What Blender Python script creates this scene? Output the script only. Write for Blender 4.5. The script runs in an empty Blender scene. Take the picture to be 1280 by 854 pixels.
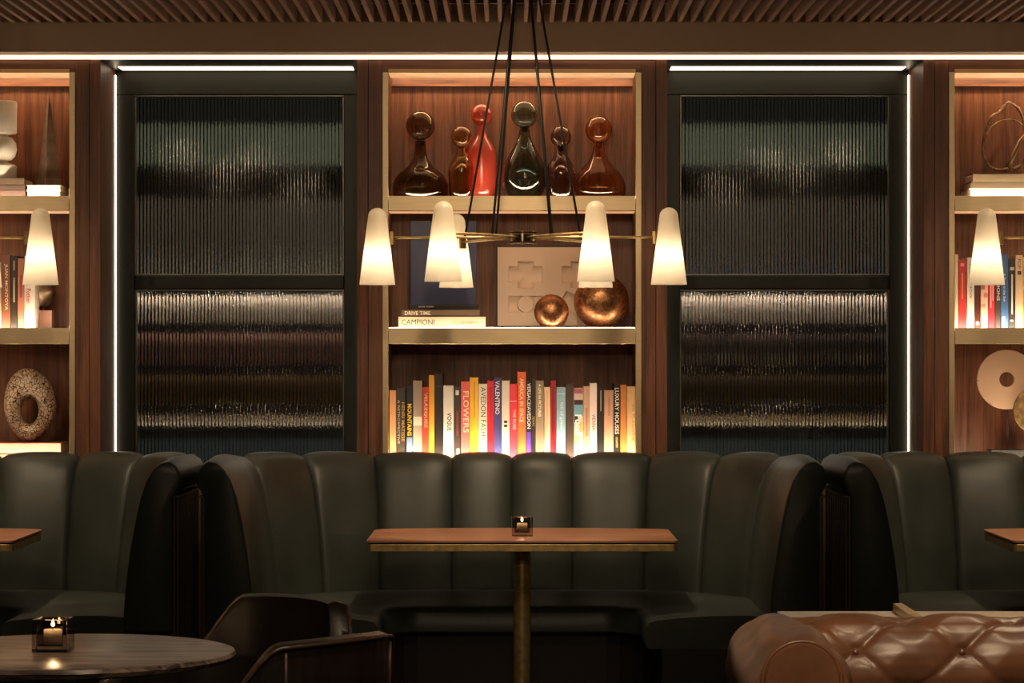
import bpy, bmesh, math, random
from mathutils import Vector, Matrix
random.seed(7)
PI = math.pi
scn = bpy.context.scene
C = scn.collection

# ------------------------------------------------------------------ camera
CAM_Y, CAM_Z, F, HOR = -10.3, 1.365, 3500.0, 440.0
cd = bpy.data.cameras.new('camera'); cam = bpy.data.objects.new('camera', cd); C.objects.link(cam)
cd.sensor_width = 36.0; cd.lens = F / 1280.0 * 36.0; cd.shift_y = (HOR - 427.0) / 1280.0
cd.clip_start = 0.05; cd.clip_end = 60
cam.location = (0, CAM_Y, CAM_Z); cam.rotation_euler = (PI / 2, 0, 0)
scn.camera = cam

def W(px, py, y):
    """point seen at pixel (px, py) that stands at depth y"""
    s = F / (y - CAM_Y)
    return Vector(((px - 640) / s, y, CAM_Z + (HOR - py) / s))
def WX(px, y): return W(px, 0, y).x
def WZ(py, y): return W(0, py, y).z

# ------------------------------------------------------------------ world, exposure
w = bpy.data.worlds.new('world'); scn.world = w; w.use_nodes = True
w.node_tree.nodes['Background'].inputs[0].default_value = (1.0, 0.8, 0.6, 1)
w.node_tree.nodes['Background'].inputs[1].default_value = 0.004
scn.view_settings.view_transform = 'Standard'; scn.view_settings.look = 'None'
scn.view_settings.exposure = 0.0; scn.view_settings.gamma = 1.0
scn.view_settings.use_curve_mapping = False

# ------------------------------------------------------------------ room lights (unseen ceiling spots, several of them added fill)
WARM = (1.0, 0.74, 0.47)
def spot(loc, target, power, size_deg, blend=0.6, radius=0.05, col=WARM):
    l = bpy.data.lights.new('unseen_spot', 'SPOT'); l.energy = power; l.color = col
    l.spot_size = math.radians(size_deg); l.spot_blend = blend; l.shadow_soft_size = radius
    o = bpy.data.objects.new('unseen_spot', l); C.objects.link(o); o.location = loc
    d = Vector(target) - Vector(loc); o.rotation_euler = d.to_track_quat('-Z', 'Y').to_euler()
    return o
for bx in (-2.12, 0.03, 2.12):
    spot((bx, -1.6, 2.55), (bx, -0.20, 0.85), 52, 72)
    spot((bx, -0.75, 2.55), (bx, -0.85, 0.5), 44, 62)
    spot((bx, -2.7, 2.55), (bx, -0.25, 0.66), 56, 44, 0.5, 0.30)  # frontal fill added to brighten the booth leather
spot((1.25, -4.9, 2.55), (1.2, -4.15, 0.7), 62, 50)
spot((0.5, -6.5, 2.5), (0.7, -4.6, 0.7), 150, 28)
spot((1.5, -3.0, 2.55), (1.5, -3.3, 0.7), 60, 60)
spot((-1.15, -4.3, 2.55), (-0.95, -4.4, 0.75), 16, 40)
spot((-0.1, -5.3, 2.55), (-0.4, -4.4, 0.7), 40, 45)
for bx, by in ((0, -5.4), (-0.75, -8.2), (0.75, -8.2), (-3.25, -4.6), (3.25, -4.6), (-3.4, -7.2), (3.4, -7.2)):
    tz = 1.95 if abs(bx) > 3 else 1.85
    spot((bx, by, 2.5), (bx * .62, 0.0, tz), 52, 34 if by > -6 else 24, 0.9, 0.10)      # unseen fill spots added to brighten the bookcase wall
for bx in (-1.042, 1.042):
    spot((bx, -0.95, 2.55), (bx, -0.05, 0.6), 26, 26, 0.7, 0.04)  # added to brighten the dado and slats in the booth gaps
spot((0, -6.6, 2.5), (0, -3.5, 0.2), 60, 110, 0.8, 0.10)

# ------------------------------------------------------------------ materials
MATS = {}
def new_mat(name):
    m = bpy.data.materials.new(name); m.use_nodes = True
    nt = m.node_tree; return m, nt, nt.nodes['Principled BSDF']
def N(nt, t, **kw):
    n = nt.nodes.new(t)
    for k, v in kw.items():
        if isinstance(k, str) and hasattr(n, k): setattr(n, k, v)
    return n
def ramp(nt, stops):
    r = nt.nodes.new('ShaderNodeValToRGB'); e = r.color_ramp.elements
    while len(e) < len(stops): e.new(0.5)
    for i, (p, c) in enumerate(stops): e[i].position = p; e[i].color = (*c, 1)
    return r
def coords(nt, scale, kind='Object'):
    tc = nt.nodes.new('ShaderNodeTexCoord'); mp = nt.nodes.new('ShaderNodeMapping')
    mp.inputs['Scale'].default_value = scale
    nt.links.new(tc.outputs[kind], mp.inputs['Vector']); return mp
def plain(name, col, rough=0.5, metal=0.0, spec=0.5, bump=0, bscale=200, var=0.0, vscale=8, coat=0.0):
    if name in MATS: return MATS[name]
    m, nt, b = new_mat(name)
    b.inputs['Base Color'].default_value = (*col, 1); b.inputs['Roughness'].default_value = rough
    b.inputs['Metallic'].default_value = metal; b.inputs['Specular IOR Level'].default_value = spec
    if coat: b.inputs['Coat Weight'].default_value = coat; b.inputs['Coat Roughness'].default_value = 0.08
    mp = coords(nt, (1, 1, 1))
    if var:
        n = N(nt, 'ShaderNodeTexNoise'); n.inputs['Scale'].default_value = vscale; n.inputs['Detail'].default_value = 6
        r = ramp(nt, [(0.3, tuple(c * (1 - var) for c in col)), (0.7, tuple(min(1, c * (1 + var)) for c in col))])
        nt.links.new(mp.outputs[0], n.inputs['Vector']); nt.links.new(n.outputs['Fac'], r.inputs[0]); nt.links.new(r.outputs[0], b.inputs['Base Color'])
    if bump:
        n2 = N(nt, 'ShaderNodeTexNoise'); n2.inputs['Scale'].default_value = bscale; n2.inputs['Detail'].default_value = 3
        bp = N(nt, 'ShaderNodeBump'); bp.inputs['Strength'].default_value = bump; bp.inputs['Distance'].default_value = 0.002
        nt.links.new(mp.outputs[0], n2.inputs['Vector']); nt.links.new(n2.outputs['Fac'], bp.inputs['Height']); nt.links.new(bp.outputs[0], b.inputs['Normal'])
    MATS[name] = m; return m
def wood(name, scale, c0, c1, c2, rough=0.42, bump=0.15):
    m, nt, b = new_mat(name)
    mp = coords(nt, scale)
    big = N(nt, 'ShaderNodeTexNoise'); big.inputs['Scale'].default_value = 1.0; big.inputs['Detail'].default_value = 2; big.inputs['Distortion'].default_value = 0.6
    fine = N(nt, 'ShaderNodeTexNoise'); fine.inputs['Scale'].default_value = 4.5; fine.inputs['Detail'].default_value = 6; fine.inputs['Roughness'].default_value = 0.7
    nt.links.new(mp.outputs[0], big.inputs['Vector']); nt.links.new(mp.outputs[0], fine.inputs['Vector'])
    mx = N(nt, 'ShaderNodeMix'); mx.data_type = 'FLOAT'; mx.inputs[0].default_value = 0.55
    nt.links.new(big.outputs['Fac'], mx.inputs[2]); nt.links.new(fine.outputs['Fac'], mx.inputs[3])
    r = ramp(nt, [(0.35, c0), (0.5, c1), (0.65, c2)])
    nt.links.new(mx.outputs[0], r.inputs[0]); nt.links.new(r.outputs[0], b.inputs['Base Color'])
    b.inputs['Roughness'].default_value = rough; b.inputs['Specular IOR Level'].default_value = 0.35
    bp = N(nt, 'ShaderNodeBump'); bp.inputs['Strength'].default_value = bump; bp.inputs['Distance'].default_value = 0.001
    nt.links.new(fine.outputs['Fac'], bp.inputs['Height']); nt.links.new(bp.outputs[0], b.inputs['Normal'])
    MATS[name] = m; return m
def emit(name, col, strength):
    m, nt, b = new_mat(name)
    b.inputs['Base Color'].default_value = (0.8, 0.8, 0.8, 1)
    b.inputs['Emission Color'].default_value = (*col, 1); b.inputs['Emission Strength'].default_value = strength
    MATS[name] = m; return m
def glass(name, col, rough=0.0, ior=1.45, spec=0.5):
    m, nt, b = new_mat(name); b.inputs['Specular IOR Level'].default_value = spec
    b.inputs['Base Color'].default_value = (*col, 1); b.inputs['Roughness'].default_value = rough
    b.inputs['Transmission Weight'].default_value = 1.0; b.inputs['IOR'].default_value = ior
    MATS[name] = m; return m

WA = ((0.055, 0.019, 0.010), (0.155, 0.057, 0.027), (0.26, 0.105, 0.052))
walnut = wood('walnut', (36, 36, 1.3), *WA)
walnut_h = wood('walnut_across', (1.3, 36, 36), *WA)
slat_wood = wood('slat_wood', (40, 1.2, 40), (0.09, 0.048, 0.032), (0.20, 0.115, 0.08), (0.30, 0.18, 0.125), 0.5)
top_wood = wood('table_veneer', (1.5, 30, 30), (0.26, 0.11, 0.058), (0.42, 0.19, 0.105), (0.54, 0.26, 0.15), 0.34)
def brass_mat(name, col, rough, var, scale, metal=1.0):
    m, nt, b = new_mat(name); b.inputs['Metallic'].default_value = metal; b.inputs['Roughness'].default_value = rough
    mp = coords(nt, scale); n = N(nt, 'ShaderNodeTexNoise'); n.inputs['Scale'].default_value = 3; n.inputs['Detail'].default_value = 5
    r = ramp(nt, [(0.3, tuple(c * (1 - var) for c in col)), (0.7, col)])
    nt.links.new(mp.outputs[0], n.inputs['Vector']); nt.links.new(n.outputs['Fac'], r.inputs[0]); nt.links.new(r.outputs[0], b.inputs['Base Color'])
    MATS[name] = m; return m
brass = brass_mat('satin_brass', (0.45, 0.35, 0.22), 0.40, 0.12, (3, 3, 60))
satin_gold = plain('satin_gold', (0.62, 0.40, 0.20), 0.5, metal=0.35)
brass_old = brass_mat('aged_brass', (0.72, 0.51, 0.22), 0.36, 0.4, (14, 14, 14), 0.7)
brass_dark = brass_mat('dark_brass', (0.33, 0.22, 0.10), 0.28, 0.3, (30, 30, 30))
frame_paint = plain('black_green_lacquer', (0.010, 0.010, 0.007), 0.38, spec=0.3, bump=0.03, bscale=60)
bead_metal = plain('bead_metal', (0.16, 0.15, 0.125), 0.32, metal=0.8)
soffit_paint = plain('taupe_paint', (0.36, 0.26, 0.185), 0.75, bump=0.04, bscale=300)
black_void = plain('black_paint', (0.008, 0.007, 0.006), 0.9)
dark_panel = plain('dark_bronze_lacquer', (0.09, 0.068, 0.056), 0.24, spec=0.6)
plinth_dark = plain('plinth_dark', (0.014, 0.011, 0.009), 0.4)
leather_green = plain('green_leather', (0.040, 0.047, 0.040), 0.38, spec=0.45, bump=0.12, bscale=260, var=0.18, vscale=7)
leather_dark = plain('dark_leather', (0.016, 0.011, 0.009), 0.33, spec=0.55, bump=0.12, bscale=200, var=0.3, vscale=9)
leather_brown = plain('brown_leather', (0.125, 0.054, 0.028), 0.36, spec=0.55, bump=0.1, bscale=180, var=0.25, vscale=9)
piping_leather = plain('piping_leather', (0.06, 0.035, 0.024), 0.35)
floor_mat = wood('floor_boards', (2, 18, 18), (0.02, 0.012, 0.008), (0.035, 0.021, 0.014), (0.05, 0.03, 0.02), 0.4)
wall_dark = plain('dark_wall_paint', (0.07, 0.05, 0.038), 0.8)
LED = (1.0, 0.80, 0.54)
led_cove = emit('led_cove', (1.0, .74, .49), 1.9)
led_window = emit('led_window', (1.0, 0.80, 0.54), 3.0); led_window_side = emit('led_window_side', (1.0, 0.80, 0.54), 7.0)
led_top = emit('led_top', (1.0, 0.68, 0.38), 30.0)
head_glow = emit('head_glow', (1.0, 0.52, 0.20), 0.62)  # tan glow that imitates lit brass under the bookcase head
led_under = emit('led_under', (1.0, 0.46, 0.20), 0.75)
led_lip = emit('led_lip', LED, 15.0); led_lip_side = emit('led_lip_side', LED, 80.0); led_lip_top = emit('led_lip_top', LED, 58.0)
led_lip_low = emit('led_lip_low', LED, 160.0)
cable_black = plain('black_cable', (0.006, 0.006, 0.006), 0.6)
page_mat = plain('page_edges', (0.75, 0.66, 0.52), 0.8, bump=0.3, bscale=400)
ceramic = plain('white_ceramic', (0.88, 0.82, 0.73), 0.5)
plaster = plain('plaster', (0.72, 0.55, 0.42), 0.7)
stone_pale = plain('pale_stone', (0.66, 0.57, 0.47), 0.35, var=0.1, vscale=10)
bronze = plain('bronze', (0.34, 0.24, 0.16), 0.48, metal=1.0, bump=0.5, bscale=60, var=0.5, vscale=30)
def flute_mat():
    m = bpy.data.materials.new('fluted_glass'); m.use_nodes = True; nt = m.node_tree; nt.nodes.clear()
    o = nt.nodes.new('ShaderNodeOutputMaterial'); a = nt.nodes.new('ShaderNodeBsdfRefraction'); g = nt.nodes.new('ShaderNodeBsdfGlossy'); x = nt.nodes.new('ShaderNodeMixShader')
    a.inputs['Color'].default_value = (0.94, 0.97, 0.95, 1); a.inputs['Roughness'].default_value = 0.04; a.inputs['IOR'].default_value = 1.45
    g.inputs['Roughness'].default_value = 0.06; x.inputs[0].default_value = 0.008
    mp = coords(nt, (74, 1, 30)); n = N(nt, 'ShaderNodeTexNoise'); n.inputs['Scale'].default_value = 1.0; n.inputs['Detail'].default_value = 3
    bp = N(nt, 'ShaderNodeBump'); bp.inputs['Strength'].default_value = 0.42; bp.inputs['Distance'].default_value = 0.004
    nt.links.new(mp.outputs[0], n.inputs['Vector']); nt.links.new(n.outputs['Fac'], bp.inputs['Height']); nt.links.new(bp.outputs[0], a.inputs['Normal'])
    nt.links.new(a.outputs[0], x.inputs[1]); nt.links.new(g.outputs[0], x.inputs[2]); nt.links.new(x.outputs[0], o.inputs[0]); return m
flute_glass = flute_mat()

def shade_mat():
    m = bpy.data.materials.new('opal_glass'); m.use_nodes = True; nt = m.node_tree
    nt.nodes.clear(); o = nt.nodes.new('ShaderNodeOutputMaterial')
    d = nt.nodes.new('ShaderNodeBsdfDiffuse'); t = nt.nodes.new('ShaderNodeBsdfTranslucent'); g = nt.nodes.new('ShaderNodeBsdfGlossy')
    d.inputs[0].default_value = (0.84, 0.77, 0.64, 1); t.inputs[0].default_value = (0.90, 0.82, 0.67, 1)
    g.inputs['Roughness'].default_value = 0.25
    a = nt.nodes.new('ShaderNodeMixShader'); a.inputs[0].default_value = 0.55
    b = nt.nodes.new('ShaderNodeMixShader'); b.inputs[0].default_value = 0.03
    nt.links.new(d.outputs[0], a.inputs[1]); nt.links.new(t.outputs[0], a.inputs[2])
    nt.links.new(a.outputs[0], b.inputs[1]); nt.links.new(g.outputs[0], b.inputs[2]); nt.links.new(b.outputs[0], o.inputs[0])
    return m
opal = shade_mat()
def marble_mat(name, base, vein, scale, stretch, rough):
    m, nt, b = new_mat(name); mp = coords(nt, stretch)
    n = N(nt, 'ShaderNodeTexNoise'); n.inputs['Scale'].default_value = scale; n.inputs['Detail'].default_value = 8; n.inputs['Distortion'].default_value = 1.2
    r = ramp(nt, [(0.35, vein), (0.5, base), (0.62, tuple(c * 1.6 for c in base))])
    nt.links.new(mp.outputs[0], n.inputs['Vector']); nt.links.new(n.outputs['Fac'], r.inputs[0]); nt.links.new(r.outputs[0], b.inputs['Base Color'])
    b.inputs['Roughness'].default_value = rough
    MATS[name] = m; return m
marble_grey = marble_mat('grey_marble', (0.17, 0.125, 0.105), (0.028, 0.022, 0.02), 8, (.8, 5, 5), 0.28)
def breccia_mat():
    m, nt, b = new_mat('breccia_marble'); mp = coords(nt, (1, 1, 1))
    no = N(nt, 'ShaderNodeTexNoise'); no.inputs['Scale'].default_value = 12; no.inputs['Detail'].default_value = 4
    ad = N(nt, 'ShaderNodeVectorMath'); ad.operation = 'MULTIPLY_ADD'; ad.inputs[1].default_value = (0.09, 0.09, 0.09)
    nt.links.new(mp.outputs[0], no.inputs['Vector']); nt.links.new(no.outputs['Color'], ad.inputs[0]); nt.links.new(mp.outputs[0], ad.inputs[2])
    v = N(nt, 'ShaderNodeTexVoronoi'); v.feature = 'DISTANCE_TO_EDGE'; v.inputs['Scale'].default_value = 66
    nt.links.new(ad.outputs[0], v.inputs['Vector'])
    n2 = N(nt, 'ShaderNodeTexNoise'); n2.inputs['Scale'].default_value = 9; nt.links.new(mp.outputs[0], n2.inputs['Vector'])
    r2 = ramp(nt, [(0.35, (0.42, 0.27, 0.17)), (0.55, (0.70, 0.56, 0.42)), (0.7, (0.60, 0.40, 0.26))]); nt.links.new(n2.outputs['Fac'], r2.inputs[0])
    r = ramp(nt, [(0.02, (0.03, 0.018, 0.012)), (0.11, (1, 1, 1))]); nt.links.new(v.outputs['Distance'], r.inputs[0])
    mx = N(nt, 'ShaderNodeMix'); mx.data_type = 'RGBA'; mx.blend_type = 'MULTIPLY'; mx.inputs[0].default_value = 1
    nt.links.new(r2.outputs[0], mx.inputs[6]); nt.links.new(r.outputs[0], mx.inputs[7]); nt.links.new(mx.outputs[2], b.inputs['Base Color'])
    b.inputs['Roughness'].default_value = 0.3; return m
breccia = breccia_mat()
def copper_mat():
    m, nt, b = new_mat('mottled_copper'); b.inputs['Metallic'].default_value = 1.0
    mp = coords(nt, (1, 1, 1)); n = N(nt, 'ShaderNodeTexNoise'); n.inputs['Scale'].default_value = 34; n.inputs['Detail'].default_value = 8; n.inputs['Roughness'].default_value = 0.7; n.inputs['Distortion'].default_value = 1.5
    r = ramp(nt, [(0.32, (0.12, 0.045, 0.02)), (0.5, (0.50, 0.23, 0.11)), (0.65, (0.85, 0.52, 0.30))])
    nt.links.new(mp.outputs[0], n.inputs['Vector']); nt.links.new(n.outputs['Fac'], r.inputs[0]); nt.links.new(r.outputs[0], b.inputs['Base Color'])
    r2 = ramp(nt, [(0.3, (0.55,) * 3), (0.7, (0.3,) * 3)]); nt.links.new(n.outputs['Fac'], r2.inputs[0]); nt.links.new(r2.outputs[0], b.inputs['Roughness'])
    bp = N(nt, 'ShaderNodeBump'); bp.inputs['Strength'].default_value = 0.25; bp.inputs['Distance'].default_value = 0.003
    nt.links.new(n.outputs['Fac'], bp.inputs['Height']); nt.links.new(bp.outputs[0], b.inputs['Normal']); return m
copper = copper_mat()
def S(r, g, b):
    f = lambda c: (c / 255 / 12.92) if c / 255 <= 0.04045 else ((c / 255 + 0.055) / 1.055) ** 2.4
    return (f(r), f(g), f(b))
def paper(rgb, rough=0.5): return plain('cover_%d_%d_%d' % rgb, S(*rgb), rough)

# ------------------------------------------------------------------ text batch
TEXTS = {}
WORDS = ['HENRI MATISSE', 'A RETROSPECTIVE', 'MOUNTAINS', 'VELÁZQUEZ', 'VOGUE', 'FLOWERS', 'AVEDON FASHION', 'VALENTINO', 'II', 'THE ROSE',
         'AMERICA IN SPACE', 'VERSACE/AVEDON', 'TEXAS', 'A LIFE IN PICTURES', 'full of grace', 'Pucci', 'VIENNA', 'LUXURY HOUSES', 'COUNTRY', 'de Kooning',
         'CAMPIONI', 'DRIVE TIME', 'LOOK AGAIN', 'DOLCE&GABBANA', 'JUAN MONTOYA', 'Pottier', 'VISIONS', 'A Place in the Sun', 'DESIGN NOW', 'POP', 'x']
def make_texts():
    objs = []
    for t in WORDS:
        cu = bpy.data.curves.new('t', 'FONT'); cu.body = t; cu.resolution_u = 2
        cu.offset = 0.022 if t in ('MOUNTAINS', 'LUXURY HOUSES', 'DRIVE TIME', 'Pucci', 'COUNTRY', 'II', 'x', 'A LIFE IN PICTURES') else 0.012 if t in ('VOGUE', 'VALENTINO', 'VERSACE/AVEDON', 'FLOWERS', 'JUAN MONTOYA', 'VELÁZQUEZ', 'HENRI MATISSE', 'AMERICA IN SPACE', 'Pottier', 'VISIONS') else 0.0
        o = bpy.data.objects.new('t', cu); C.objects.link(o); objs.append((t, o))
    dg = bpy.context.evaluated_depsgraph_get(); dg.update()
    for t, o in objs:
        me = bpy.data.meshes.new_from_object(o.evaluated_get(dg))
        vs = [v.co.copy() for v in me.vertices]; fs = [tuple(p.vertices) for p in me.polygons]
        x0 = min(v.x for v in vs); x1 = max(v.x for v in vs); y0 = min(v.y for v in vs); y1 = max(v.y for v in vs)
        TEXTS[t] = ([((v.x - x0) / (x1 - x0), (v.y - y0) / (y1 - y0)) for v in vs], fs)
        bpy.data.objects.remove(o); bpy.data.meshes.remove(me)
make_texts()

# ------------------------------------------------------------------ mesh helpers
def wloc(o):
    v = Vector((0, 0, 0))
    while o: v = v + o.location; o = o.parent
    return v
def obj(name, bm, mat, parent=None, loc=None, smooth=False, world=True):
    """links a bmesh as ONE object; with world=True its vertices are given in world space"""
    me = bpy.data.meshes.new(name)
    base = Vector((0, 0, 0))
    if parent is not None and world: base = wloc(parent)
    if parent is None and loc is not None: base = Vector(loc)
    if world and base.length > 0: bmesh.ops.translate(bm, verts=bm.verts, vec=-base)
    bmesh.ops.recalc_face_normals(bm, faces=bm.faces)
    bm.to_mesh(me); bm.free()
    if smooth:
        for p in me.polygons: p.use_smooth = True
    me.materials.append(mat)
    o = bpy.data.objects.new(name, me); C.objects.link(o)
    if parent is not None: o.parent = parent
    elif loc is not None: o.location = loc
    return o
def smooth_by_angle(o, deg=35):
    me = o.data; lim = math.radians(deg)
    bm = bmesh.new(); bm.from_mesh(me)
    for f in bm.faces: f.smooth = True
    for e in bm.edges:
        if len(e.link_faces) == 2 and e.calc_face_angle(0) > lim: e.smooth = False
    bm.to_mesh(me); bm.free(); return o
def thing(name, label, cat, loc=(0, 0, 0), rotz=0, group=None):
    o = bpy.data.objects.new(name, None); C.objects.link(o); o.empty_display_size = 0.05
    o.location = loc; o.rotation_euler = (0, 0, rotz); return tag(o, label, cat, group)
def tag(o, label=None, cat=None, group=None, kind=None):
    if label: o['label'] = label
    if cat: o['category'] = cat
    if group: o['group'] = group
    if kind: o['kind'] = kind
    return o
def struct(name, loc=(0, 0, 0)):
    o = bpy.data.objects.new(name, None); C.objects.link(o); o.location = loc; o['kind'] = 'structure'; return o
def box(bm, x0, x1, y0, y1, z0, z1, bev=0.0, seg=1):
    r = bmesh.ops.create_cube(bm, size=1.0); vs = r['verts']
    for v in vs:
        v.co = Vector((x0 + (v.co.x + .5) * (x1 - x0), y0 + (v.co.y + .5) * (y1 - y0), z0 + (v.co.z + .5) * (z1 - z0)))
    if bev > 0:
        es = list({e for v in vs for e in v.link_edges})
        bmesh.ops.bevel(bm, geom=es, offset=bev, segments=seg, affect='EDGES', profile=0.5)
    return bm
def BX(*a, **k): return box(bmesh.new(), *a, **k)
def grid_surface(bm, rows, close_u=False, close_v=False):
    """rows: list of lists of points; quads between"""
    V = [[bm.verts.new(p) for p in r] for r in rows]
    nr, nc = len(V), len(V[0])
    for i in range(nr if close_u else nr - 1):
        for j in range(nc if close_v else nc - 1):
            a, b = V[i], V[(i + 1) % nr]
            try: bm.faces.new((a[j], b[j], b[(j + 1) % nc], a[(j + 1) % nc]))
            except ValueError: pass
    return V
def lathe(bm, prof, cx=0, cy=0, cz=0, seg=32):
    """prof: list of (r, z); closed on the axis where r == 0"""
    rings = []
    for r, z in prof:
        if r <= 1e-6: rings.append([bm.verts.new((cx, cy, cz + z))])
        else: rings.append([bm.verts.new((cx + r * math.cos(2 * PI * k / seg), cy + r * math.sin(2 * PI * k / seg), cz + z)) for k in range(seg)])
    for a, b in zip(rings, rings[1:]):
        for k in range(seg):
            k2 = (k + 1) % seg
            if len(a) == 1 and len(b) > 1: bm.faces.new((a[0], b[k2], b[k]))
            elif len(b) == 1 and len(a) > 1: bm.faces.new((a[k], a[k2], b[0]))
            elif len(a) > 1: bm.faces.new((a[k], a[k2], b[k2], b[k]))
    return bm
def tube(bm, pts, r, seg=10, close=False):
    pts = [Vector(p) for p in pts]; n = len(pts)
    rad = r if isinstance(r, (list, tuple)) else [r] * n
    rows = []; up = None
    for i, p in enumerate(pts):
        if close: d = pts[(i + 1) % n] - pts[i - 1]
        else: d = pts[min(i + 1, n - 1)] - pts[max(i - 1, 0)]
        d.normalize()
        if up is None: up = d.orthogonal().normalized()
        up = (up - d * up.dot(d)).normalized(); sd = d.cross(up)
        rows.append([p + (up * math.cos(2 * PI * k / seg) + sd * math.sin(2 * PI * k / seg)) * rad[i] for k in range(seg)])
    V = grid_surface(bm, rows, close_u=close, close_v=True)
    if not close:
        bm.faces.new(V[0]); bm.faces.new(V[-1])
    return bm
def prism(bm, outline, z0, z1, bev=0.0, seg=2):
    """outline in XY extruded in z"""
    vs = [bm.verts.new((x, y, z0)) for x, y in outline]; f = bm.faces.new(vs)
    r = bmesh.ops.extrude_face_region(bm, geom=[f]); nv = [e for e in r['geom'] if isinstance(e, bmesh.types.BMVert)]
    for v in nv: v.co.z = z1
    if bev > 0:
        es = [e for e in bm.edges if abs(e.verts[0].co.z - e.verts[1].co.z) < 1e-6]
        bmesh.ops.bevel(bm, geom=es, offset=bev, segments=seg, affect='EDGES', profile=0.5)
    return bm
def text_vert(bm, body, x0, x1, z0, z1, y):
    """lettering that runs down a spine (top of the letters to the right)"""
    vs, fs = TEXTS[body]
    V = [bm.verts.new((x0 + v * (x1 - x0), y, z1 - u * (z1 - z0))) for u, v in vs]
    for f in fs:
        try: bm.faces.new([V[i] for i in f])
        except ValueError: pass
    return bm
def text_horiz(bm, body, x0, x1, z0, z1, y):
    vs, fs = TEXTS[body]
    V = [bm.verts.new((x0 + u * (x1 - x0), y, z0 + v * (z1 - z0))) for u, v in vs]
    for f in fs:
        try: bm.faces.new([V[i] for i in f])
        except ValueError: pass
    return bm

# ================================================================== THE SETTING
P = 2.084                                # distance from one bookcase to the next
CASE_H = 0.5706                          # half width of a bookcase
Z_TOP = 2.4400                           # top of bookcases and of the window recesses
XW = 3.75
fl = obj('floor', BX(-XW, XW, -11.6, 3.0, -0.12, 0), floor_mat, loc=(0, -4, 0)); tag(fl, kind='structure')
ce = struct('ceiling', (0, -5.5, 2.56))
obj('ceiling_slab', BX(-XW, XW, -11.6, -0.10, 2.80, 2.9), black_void, ce)
SLAT_Z = 2.563
sm = None
pitch = 16.0 / 343.8
for k in range(-78, 79):
    x = 0.0035 + k * pitch
    if sm is None:
        so = obj('slat', BX(-0.0075, 0.0075, -5.45, 5.38, 0, 0.058), slat_wood, ce, world=False); sm = so.data
    else:
        so = bpy.data.objects.new('slat', sm); C.objects.link(so); so.parent = ce
    so.location = (x, 0, SLAT_Z - 2.56)
for y in [-0.20, -0.34] + [-0.95 - 0.6 * i for i in range(17)]:
    obj('batten', BX(-XW, XW, y - 0.012, y + 0.012, SLAT_Z + 0.0585, SLAT_Z + 0.082), slat_wood, ce)
wl = obj('wall_left', BX(-XW - 0.1, -XW, -11.6, 3.0, 0, 2.9), wall_dark, loc=(-XW, -4, 0)); tag(wl, kind='structure')
wr = obj('wall_right', BX(XW, XW + 0.1, -11.6, 3.0, 0, 2.9), wall_dark, loc=(XW, -4, 0)); tag(wr, kind='structure')
wb = obj('wall_rear', BX(-XW, XW, -11.7, -11.6, 0, 2.9), wall_dark, loc=(0, -11.6, 0)); tag(wb, kind='structure')
# back wall: soffit over everything, dado below the windows, closing panels at the ends
wk = struct('wall_back', (0, 0.2, 0))
obj('soffit', BX(-XW, XW, -0.12, 0.42, 2.4565, 2.80), soffit_paint, wk)
for sx in (-1, 1):
    xa, xb = sorted((sx * (P + CASE_H + 0.002), sx * XW))
    obj('end_panel', BX(xa, xb, 0.0, 0.4, 0, Z_TOP), walnut, wk)
tr = obj('trim_1', BX(-XW + 0.01, XW - 0.01, -0.012, 0.004, Z_TOP + 0.0015, 2.4555), led_cove, loc=(0, 0, Z_TOP)); tag(tr, kind='structure')

# ------------------------------------------------------------------ windows
def reeded(x0, x1, z0, z1, y, n, depth, seg=6, thick=0.004, both=False):
    bm = bmesh.new(); pts = []; pb = []
    for i in range(n):
        for k in range(seg):
            t = k / seg; d = depth * math.sin(PI * t) ** 0.8
            pts.append((x0 + (x1 - x0) * (i + t) / n, y - d)); pb.append((pts[-1][0], y + thick + (d * .6 if both else 0)))
    pts.append((x1, y)); pb.append((x1, y + thick))
    if not both: pb = [pb[0], pb[-1]]
    mk = lambda L, z: [bm.verts.new((px, py, z)) for px, py in L]
    lo, hi, bl, bh = mk(pts, z0), mk(pts, z1), mk(pb, z0), mk(pb, z1)
    for a in range(len(pts) - 1): bm.faces.new((lo[a], lo[a + 1], hi[a + 1], hi[a]))
    for a in range(len(pb) - 1): bm.faces.new((bl[a], bh[a], bh[a + 1], bl[a + 1]))
    bm.faces.new((lo[0], bl[0], bh[0], hi[0])); bm.faces.new((lo[-1], hi[-1], bh[-1], bl[-1]))
    if both:
        for a in range(len(pts) - 1): bm.faces.new((lo[a], bl[a], bl[a + 1], lo[a + 1])); bm.faces.new((hi[a], hi[a + 1], bh[a + 1], bh[a]))
    else: bm.faces.new(lo + bl[::-1]); bm.faces.new(hi + bh[::-1])
    return bm
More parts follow.
